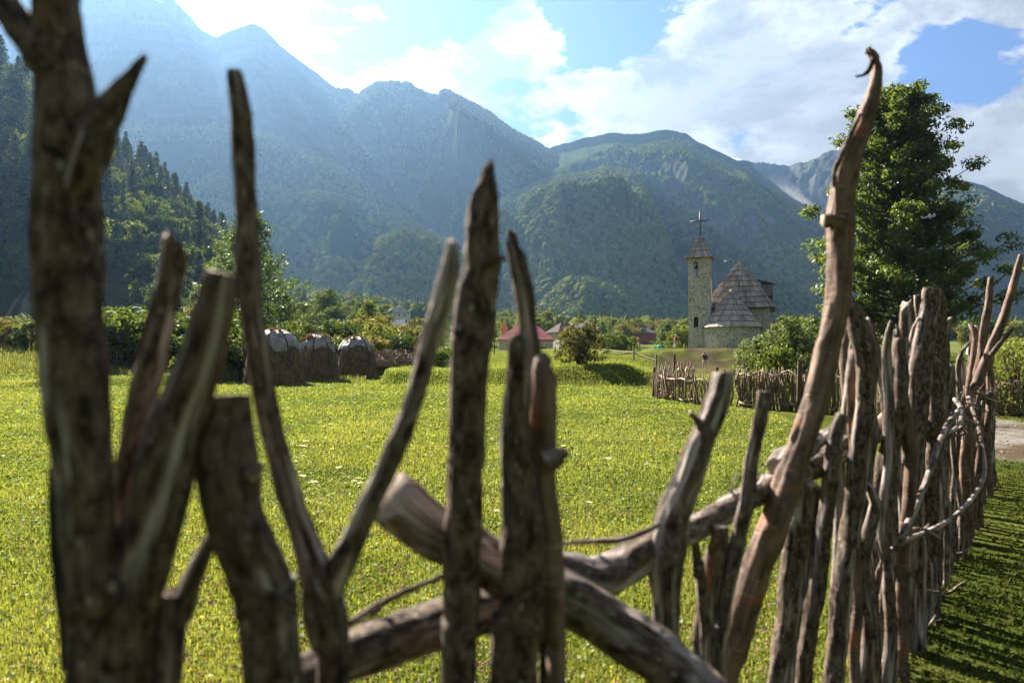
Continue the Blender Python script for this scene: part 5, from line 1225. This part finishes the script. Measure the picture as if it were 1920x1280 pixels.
# ------------------------------------------------------------------ grass and flowers
M_grass = leafmat('grass_blades', (.085, .122, .020), (.245, .250, .055), .58, .015, False)
M_verge = leafmat('grass_shade_tint', (.040, .052, .012), (.115, .112, .035), .4, .0, False)  # verge blades coloured darker and browner to deepen the fence's shade
M_grassd = leafmat('grass_dry', (.08, .10, .02), (.17, .165, .045), .5, .04, False)
def blades(n, x, y, h, wd, rg, spread=.45):
    z = ground_z(x, y); an = rg.random(n)*2*pi; d_ = np.stack([np.cos(an), np.sin(an), 0*an], 1); s = np.stack([-np.sin(an), np.cos(an), 0*an], 1)*wd[:, None]/2
    b_ = np.stack([x, y, z-.005], 1); bend = (rg.random(n)*spread+.1)[:, None]*h[:, None]
    m_ = b_+d_*bend*.35+np.array([0, 0, 1])*h[:, None]*.6; tp = b_+d_*bend*1.1+np.array([0, 0, 1])*h[:, None]*(1-.3*rg.random(n))[:, None]
    V = np.stack([b_-s, b_+s, m_+s*.8, m_-s*.8, tp], 1).reshape(-1, 3); i = np.arange(n)*5
    return V, np.stack([i, i+1, i+2, i+3], 1), np.stack([i+3, i+2, i+4], 1)
gr = np.random.default_rng(3)
def grass_patch(name, n, y0, y1, hm, wm, m, label, where=None, fan=.80, powr=1.0, clover=.14):
    y = y0*(y1/y0)**(gr.random(n)**powr); x = (gr.random(n)*2-1)*fan*y+0*y
    keep = np.ones(n, bool) if where is None else where(x, y)
    x, y = x[keep], y[keep]; n = len(x)
    t_ = fbm(x*.9, y*.9, 1., 3); sc_ = (y/y0)**.55
    h = hm*(.5+.9*gr.random(n))*(1+.7*t_+.6*fbm(x*.22, y*.13, 4., 3))*(y/y0)**.10; w_ = wm*(.6+.8*gr.random(n))*sc_**1.15
    V, Fq, Ft = blades(n, x, y, h, w_, gr)
    rv = np.clip(np.repeat(gr.random(n)*.6+.15+.45*t_+.5*fbm(x*.22, y*.13, 4., 3), 5), 0, 1)
    parts = [V]; rvs = [rv]; F4 = [Fq]; F3 = [Ft]; off = len(V)
    # broad little clover and herb leaves, tilted
    k = int(n*clover); i = gr.choice(n, k); cx_, cy_ = x[i]+gr.normal(size=k)*.03, y[i]+gr.normal(size=k)*.03; cz_ = ground_z(cx_, cy_)+h[i]*(.25+.6*gr.random(k))
    sz = .0075*(.6+.9*gr.random(k))*sc_[i]**1.2; nm = gr.normal(size=(k, 3))*.5+np.array([0, 0, 1]); nm /= np.linalg.norm(nm, axis=1)[:, None]
    a_ = gr.normal(size=(k, 3)); a_ -= nm*(a_*nm).sum(1)[:, None]; a_ /= np.linalg.norm(a_, axis=1)[:, None]; b_ = np.cross(nm, a_); c_ = np.stack([cx_, cy_, cz_], 1)
    Vc = np.stack([c_-a_*sz[:, None], c_-b_*sz[:, None], c_+a_*sz[:, None], c_+b_*sz[:, None]], 1).reshape(-1, 3); parts.append(Vc); rvs.append(np.repeat(gr.random(k)*.7, 4)); F4.append(np.arange(4*k).reshape(-1, 4)+off)
    ob = obj(name, mesh(name, np.concatenate(parts), [np.concatenate(F4), np.concatenate(F3)], [m], False, {'rnd': np.concatenate(rvs)}))
    return tag(ob, label, 'grass', kind='stuff')
inside = lambda x, y: (x < np.where(y < 8.7, .79*(y-1)+.05, .66*y+.3))
outside = lambda x, y: (x >= np.where(y < 8.7, .79*(y-1)-.25, .66*y)) & (track_w(x, y) < .35)
grass_patch('meadow_grass', 620000, 2.4, 44, .048, .0032, M_grass, 'short sunlit meadow grass with clover filling the field', lambda x, y: inside(x, y) & (track_w(x, y)*(x > 5) < .4), powr=.85)
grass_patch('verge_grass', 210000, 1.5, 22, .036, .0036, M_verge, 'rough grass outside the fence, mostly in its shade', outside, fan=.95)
# tall rough grass on the shaded left slope
y = 36*(70/36)**gr.random(36000); x = -(gr.random(36000)*.55+.17)*y*1.25; V, Fq, Ft = blades(36000, x, y, .10+.35*gr.random(36000), .02+.03*gr.random(36000), gr)
ob = obj('rough_grass', mesh('rough_grass', V, [Fq, Ft], [M_grassd], False, {'rnd': np.repeat(gr.random(36000), 5)})); tag(ob, 'tall rough grass on the shaded slope at left', 'grass', kind='stuff')
y = 32*(80/32)**gr.random(110000); x = (gr.random(110000)*.66-.2)*y; cw = church_w(x, y)*sst(y, 42, 54)*sst(fbm(x*.35, y*.35, 3.0, 4), -.30, .0)
k = gr.random(110000) > .86*cw; x, y = x[k], y[k]; n = len(x); V, Fq, Ft = blades(n, x, y, (.03+.11*gr.random(n)**2*(1.6-1.0*sst(y, 34, 40))), .012+.02*gr.random(n), gr)
ob = obj('bank_grass', mesh('bank_grass', V, [Fq, Ft], [M_grass], False, {'rnd': np.repeat(gr.random(n)*.8, 5)})); tag(ob, 'tussocky grass on the shaded bank at the end of the field', 'grass', kind='stuff')
# small meadow flowers: clover heads, buttercups, daisies, far too many to count
def flowers(name, n, y0, y1, col, size, hgt, label, px0=0, px1=1920, where=inside, flat=.6):
    y = y0*(y1/y0)**(gr.random(n)**.8); x = (px0+(px1-px0)*gr.random(n)-960)/FPX*y
    cl = fbm(x*.45+size*900, y*.45, size*300, 3) > -.05
    k = where(x, y) & cl; x, y = x[k], y[k]; n = len(x); z = ground_z(x, y)+hgt*(.6+.7*gr.random(n)); s = (size*(.7+.6*gr.random(n))*(y/y0)**.10)[:, None]
    c_ = np.stack([x, y, z], 1); O = np.array([[1, 0, 0], [0, 1, 0], [-1, 0, 0], [0, -1, 0], [0, 0, flat], [0, 0, -flat]])
    V = (c_[:, None, :]+O[None]*s[:, None, :]).reshape(-1, 3); f = np.array([[0, 1, 4], [1, 2, 4], [2, 3, 4], [3, 0, 4], [1, 0, 5], [2, 1, 5], [3, 2, 5], [0, 3, 5]])
    F = (np.arange(n)[:, None, None]*6+f[None]).reshape(-1, 3)
    m = leafmat(name, tuple(v*.8 for v in col), col, .35, .0, False)
    ob = obj(name, mesh(name, V, [F], [m], False, {'rnd': np.repeat(gr.random(n), 6)})); tag(ob, label, 'flowers', kind='stuff')
flowers('pink_clover', 7000, 2.6, 22, (.50, .20, .38), .0065, .055, 'small pink clover heads scattered through the meadow', 0, 1500, flat=.9)
flowers('seed_heads', 6000, 3, 20, (.10, .05, .04), .005, .065, 'small dark brown seed heads scattered through the meadow', 0, 1500, flat=1.0)
flowers('buttercups', 2600, 2.5, 16, (.85, .55, .02), .0062, .07, 'small yellow buttercups scattered through the meadow', 0, 1500)
flowers('daisies', 3600, 6, 32, (.85, .85, .82), .0075, .06, 'tiny white daisies dotted across the far meadow', 200, 1500, flat=.35)
flowers('blue_chicory', 420, 5, 32, (.32, .38, .80), .010, .13, 'small blue chicory flowers in the middle of the meadow', 420, 1520, flat=.4)
# white umbels big enough to tell apart
M_umbel = leafmat('umbel_white', (.70, .70, .66), (.85, .85, .82), .4, .02, False); M_stem = simple('green_stem', (.10, .15, .03), .7)
def umbel(root):
    mb = MB(); mb.tube([(0, 0, -.02), (.01, 0, .10), (0, 0, .20)], [.002, .0016, .0014], 5)
    for k in range(10):
        a_ = k*.628; mb.tube([(0, 0, .20), (.032*cos(a_), .032*sin(a_), .226)], [.0010, .0008], 4, cap=False)
    mb.build('stem', M_stem, root); rg = np.random.default_rng(1); c_ = [(0, 0, .228)]+[(.017*cos(k*1.05), .017*sin(k*1.05), .229) for k in range(6)]+[(.034*cos(k*.57), .034*sin(k*.57), .226) for k in range(11)]
    crown_obj([leafquads(np.array(c_), .009, 16, .007, rg, .3, 1.1)], M_umbel, root, 'flower_head')
UM = [(578, 834), (562, 843), (555, 861), (562, 885), (592, 888), (560, 903), (585, 895), (660, 887), (672, 886), (680, 895), (640, 868), (1216, 862), (1140, 858), (1100, 930), (690, 830), (712, 860), (1295, 850), (930, 940), (620, 795), (1060, 835)]
for i, (px, py) in enumerate(UM):
    dd = (EYE-.22)*FPX/(py-660); x = (px-960)/FPX*dd; dd = dd
    if i == 0: um = empty('umbel_flower'); umbel(um); u0 = um
    else: um = copy_tree(u0)
    um.location = (x, dd, gz(x, dd)); um.rotation_euler = (gr.normal()*.12, gr.normal()*.12, i*1.3); s = 1.25 if i < 2 else gr.uniform(.75, 1.05); um.scale = (s,)*3
    tag(um, (('larger' if i < 2 else 'small')+' white umbel '+('far' if py < 860 else 'near')+' in the meadow, '+('right' if px > 610 else 'left')+' part of the Y-shaped stake gap') if px < 760 else ('small white umbel flower '+('far' if py < 865 else 'near')+(' left of' if px < 1200 else ' right of')+' the pale leaning stake'), 'flower', 'white umbels left of centre' if px < 760 else 'white umbels right of centre')
# pebbles on the track
pbl = 2600; y = 9*(24/9)**gr.random(pbl); x = gr.uniform(6, 16, pbl); k = (track_w(x, y) > .6) & (x > .6*y); x, y = x[k], y[k]; n = len(x)
s = (.012+.03*gr.random(n)**3)[:, None]; c_ = np.stack([x, y, ground_z(x, y)], 1); O = np.array([[1, 0, 0], [0, 1, 0], [-1, 0, 0], [0, -1, 0], [0, 0, .7], [0, 0, -.5]])[None]*(.7+.6*gr.random((n, 6, 1)))
V = (c_[:, None]+O*s[:, None]).reshape(-1, 3); f = np.array([[0, 1, 4], [1, 2, 4], [2, 3, 4], [3, 0, 4], [1, 0, 5], [2, 1, 5], [3, 2, 5], [0, 3, 5]]); F = (np.arange(n)[:, None, None]*6+f[None]).reshape(-1, 3)
M_peb = simple('pebble', (.20, .185, .165), .9, .3, 3); ob = obj('gravel', mesh('gravel', V, [F], [M_peb], False)); tag(ob, 'loose pale gravel on the track at the right edge', 'gravel', kind='stuff')

# ------------------------------------------------------------------ people
M_skin = simple('skin', (.42, .24, .17), .6, .08, 5, .02); M_hair = simple('dark_hair', (.02, .014, .01), .6)
M_black = simple('black_cloth', (.015, .015, .017), .9); M_beige = simple('beige_cloth', (.42, .37, .30), .9, .1)
M_redc = simple('red_cloth', (.38, .02, .03), .8, .15); M_hat = simple('white_cloth', (.75, .73, .70), .9, .08); M_shoe = simple('shoe', (.10, .08, .07), .8)
def skin(name, pts, edges, rad, m, parent, sub=1, root=0):
    me = bpy.data.meshes.new(name); me.from_pydata([tuple(p_) for p_ in pts], edges, []); me.materials.append(m)
    o = obj(name, me, parent); md = o.modifiers.new('skin', 'SKIN'); md.use_smooth_shade = True
    for i, r_ in enumerate(rad):
        v = me.skin_vertices[0].data[i]; v.radius = (r_, r_) if np.ndim(r_) == 0 else r_; v.use_root = i == root
    s = o.modifiers.new('smooth', 'SUBSURF'); s.levels = sub; s.render_levels = sub
    return o
def person(loc, rz, label, hands, elbows, feet, top, bottom, short, headturn=0.0, hat=None, hs=.17):
    """standing figure facing local -Y, 1.7 m tall; hands / elbows / feet are (left, right) positions"""
    r = empty('person', loc, rz, label, 'person'); V = []; E = []; Rd = []
    def add(p_, r_, prev=None):
        V.append(p_); Rd.append(r_)
        if prev is not None: E.append((prev, len(V)-1))
        return len(V)-1
    pel = add((0, 0, .93), (.15, .10)); ab = add((0, -.01, 1.08), (.13, .09), pel); ch = add((0, 0, 1.28), (.15, .10), ab); ne = add((0, .0, 1.43), .06, ch); n2 = add((0, -.015, 1.50), .052, ne)
    hd = add((0, -.02, 1.59), (.072, .088), n2); tp = add((0, -.015, 1.67), (.06, .075), hd)
    for s, h_, e_, f_ in ((-1, hands[0], elbows[0], feet[0]), (1, hands[1], elbows[1], feet[1])):
        sh = add((s*.18, 0, 1.39), .055, ch); el = add(e_, .038, sh); wr = add(h_, .026, el)
        d_ = (Vector(h_)-Vector(e_)).normalized(); sd_ = d_.cross(Vector((0, 1, 0))).normalized(); pm = add(tuple(Vector(h_)+d_*.05), (.034, .016), wr)
        for k, L in enumerate((.065, .078, .072, .055)):
            b_ = Vector(h_)+d_*.075+sd_*(k-1.5)*.019; a1 = add(tuple(b_+d_*.01), .009, pm); a2 = add(tuple(b_+d_*L*.6+Vector((0, 0, -.006))), .0085, a1); add(tuple(b_+d_*L+Vector((0, 0, -.018))), .007, a2)
        t1 = add(tuple(Vector(h_)+d_*.035-sd_*.035), .010, pm); add(tuple(Vector(h_)+d_*.075-sd_*.05), .008, t1)
        hp = add((s*.09, 0, .88), .092, pel); kn = add((s*.10+(f_[0]-s*.1)*.5, f_[1]*.5-.02, .49), .056, hp); an = add((f_[0], f_[1]+.02, .09), .036, kn)
        add((f_[0], f_[1]-.10, .035), (.035, .028), an)
    body = skin('body', V, E, Rd, M_skin, r)
    # clothes follow the body, slightly looser
    T = [(0, 0, .93), (0, -.01, 1.08), (0, 0, 1.28), (0, 0, 1.41), (-.18, 0, 1.385), (.18, 0, 1.385)]; Te = [(0, 1), (1, 2), (2, 3), (2, 4), (2, 5)]; Tr = [(.165, .115), (.15, .11), (.168, .118), .075, .07, .07]
    for s, e_ in ((4, elbows[0]), (5, elbows[1])):
        q = Vector(T[s]).lerp(Vector(e_), .6 if short else 1.0); T.append(tuple(q)); Te.append((s, len(T)-1)); Tr.append(.056)
    skin('shirt', T, Te, Tr, top, body)
    T = [(0, 0, .97), (0, 0, .88)]; Te = [(0, 1)]; Tr = [(.155, .11), (.165, .12)]
    for s, f_ in ((-1, feet[0]), (1, feet[1])):
        T.append((s*.095, 0, .78)); Te.append((1, len(T)-1)); Tr.append(.10)
        k_ = (s*.10+(f_[0]-s*.1)*.5, f_[1]*.5-.02, .50 if not short else .55); T.append(k_); Te.append((len(T)-2, len(T)-1)); Tr.append(.08)
        if not short: T.append((f_[0], f_[1]+.02, .11)); Te.append((len(T)-2, len(T)-1)); Tr.append(.06)
    skin('shorts' if short else 'trousers', T, Te, Tr, bottom, body)
    for f_ in feet:
        mb = MB(); n = 10
        prof = [(-.055, 0), (-.05, .07), (.0, .085), (.10, .05), (.17, .03), (.19, 0)]
        Vv = [(f_[0]+sx*(.034+.012*sin(pi*i/5)), f_[1]+.05-a_, z_) for sx in (-1, 1) for i, (a_, z_) in enumerate(prof)]
        mb.add(Vv, [tuple(range(6)), tuple(range(6, 12))[::-1]]+[(i, i+6, (i+1) % 6+6, (i+1) % 6) for i in range(6)]); mb.build('shoe', M_shoe, body)
    # hair, face
    import bmesh
    bm = bmesh.new(); bmesh.ops.create_uvsphere(bm, u_segments=14, v_segments=10, radius=1)
    for v in bm.verts:
        c = v.co.copy(); c.x *= .088; c.y *= .105; c.z *= .105
        if c.y < -.03 and c.z < .045: c.y = max(c.y, -.045); c.z = max(c.z, -.02)
        v.co = c+Vector((0, .005, 1.625))
    me = bpy.data.meshes.new('hair'); bm.to_mesh(me); bm.free(); me.materials.append(M_hair); obj('hair', me, body)
    for sx in (-1, 1):
        mb = MB(); mb.lathe([(0, -.008), (.011, -.004), (.013, .003), (0, .009)], 8, (sx*.03, -.10, 1.60)); mb.build('eye', M_hair, body)
        mb = MB(); mb.box((sx*.082, 0, 1.585), (.016, .03, .055)); mb.build('ear', M_skin, body)
    mb = MB(); mb.add([(-.014, -.098, 1.565), (.014, -.098, 1.565), (0, -.128, 1.567), (0, -.100, 1.60)], [(0, 1, 2), (0, 2, 3), (1, 3, 2)]); mb.build('nose', M_skin, body)
    mb = MB(); mb.box((0, -.098, 1.54), (.045, .012, .010)); mb.build('mouth', M_redc, body)
    if hat:
        mb = MB(); mb.lathe([(.15, 1.655), (.148, 1.665), (.10, 1.67), (.095, 1.72), (.07, 1.75), (0, 1.76)], 18); mb.build('sun_hat', hat, body, True)
    return r
def bag(loc, rz, label, m, sx=.30, sy=.18, sz=.44, cat='backpack'):
    import bmesh
    bm = bmesh.new(); bmesh.ops.create_cube(bm, size=1)
    bmesh.ops.scale(bm, vec=(sx, sy, sz), verts=bm.verts); bmesh.ops.bevel(bm, geom=bm.edges[:], offset=.055, segments=3, affect='EDGES')
    for v in bm.verts: v.co.x *= 1-.25*(v.co.z/sz+.5)*.6; v.co.z += .22
    me = bpy.data.meshes.new('backpack'); bm.to_mesh(me); bm.free(); me.materials.append(m)
    r = empty('backpack', loc, rz, label, cat); obj('bag', me, r)
    for s in (-1, 1):
        mb = MB(); mb.tube([(s*.09, -sy/2, .40), (s*.13, -sy/2-.12, .44), (s*.13, -sy/2-.21, .30), (s*.10, -sy/2-.10, .05)], .014, 5); mb.build('strap', m, r)
    mb = MB(); mb.box((0, sy/2+.02, .14), (sx*.7, .05, .17)); mb.build('pocket', m, r)
    return r
pc = on_ground(1321, 66.5)
person(pc, R(-20), 'person in black top and pale shorts photographing from the dirt path below the church', ((-.07, -.20, 1.56), (.09, -.20, 1.55)), ((-.34, -.14, 1.32), (.27, -.13, 1.24)), ((-.12, 0), (.13, -.03)), M_black, M_beige, True)
c_ = Vector((cos(R(-20))*.20-sin(R(-20))*.16, sin(R(-20))*.20+cos(R(-20))*.16, .98)); M_gbag = simple('grey_bag_cloth', (.25, .27, .25), .8, .3, 9)
bag(pc+c_, R(-20), 'grey backpack hanging on the shoulder of the person with the camera', M_gbag, .30, .16, .42)
cm = empty('camera_body', pc+Vector((-.07, -.26, 1.60)), R(-20), 'small dark camera held to the face by the person on the path', 'camera')
mb = MB(); mb.box((0, 0, 0), (.13, .06, .085)); mb.build('case', M_black, cm)
mb = MB(); mb.tube([(0, -.03, 0), (0, -.12, 0)], .034, 12); mb.build('lens', M_black, cm)
ph = on_ground(1267, 84)
person(ph, R(172), 'person in white hat and beige trousers standing on the rise left of the bell tower', ((-.24, -.06, .93), (.24, -.06, .93)), ((-.27, .03, 1.16), (.27, .03, 1.16)), ((-.10, -.05), (.10, .08)), M_beige, M_beige, False, hat=M_hat)
bag(ph+Vector((0.02, -.21, .98)), R(-8+180), 'red backpack worn by the person in the white hat', M_redc, .34, .18, .48)
# a pale bird in flight over the roof
bd = empty('bird', P(1360, 490, 80), R(20), 'small white bird flying left of the church roof peak', 'bird')
mb = MB(); mb.lathe([(0, -.16), (.03, -.12), (.055, -.02), (.045, .08), (.02, .13), (0, .17)], 10); b_ = mb.build('body', M_hat, bd, True); b_.rotation_euler = (pi/2, 0, 0)
for s in (-1, 1):
    mb = MB(); mb.add([(0, -.05, .01), (0, .06, .01), (s*.17, .05, .10), (s*.17, -.05, .10), (s*.36, .02, .05), (0, 0, .035), (s*.17, 0, .12)], [(0, 3, 6, 5), (5, 6, 2, 1), (3, 4, 6), (6, 4, 2), (0, 1, 2, 3), (3, 2, 4)]); mb.build('wing', M_hat, bd)
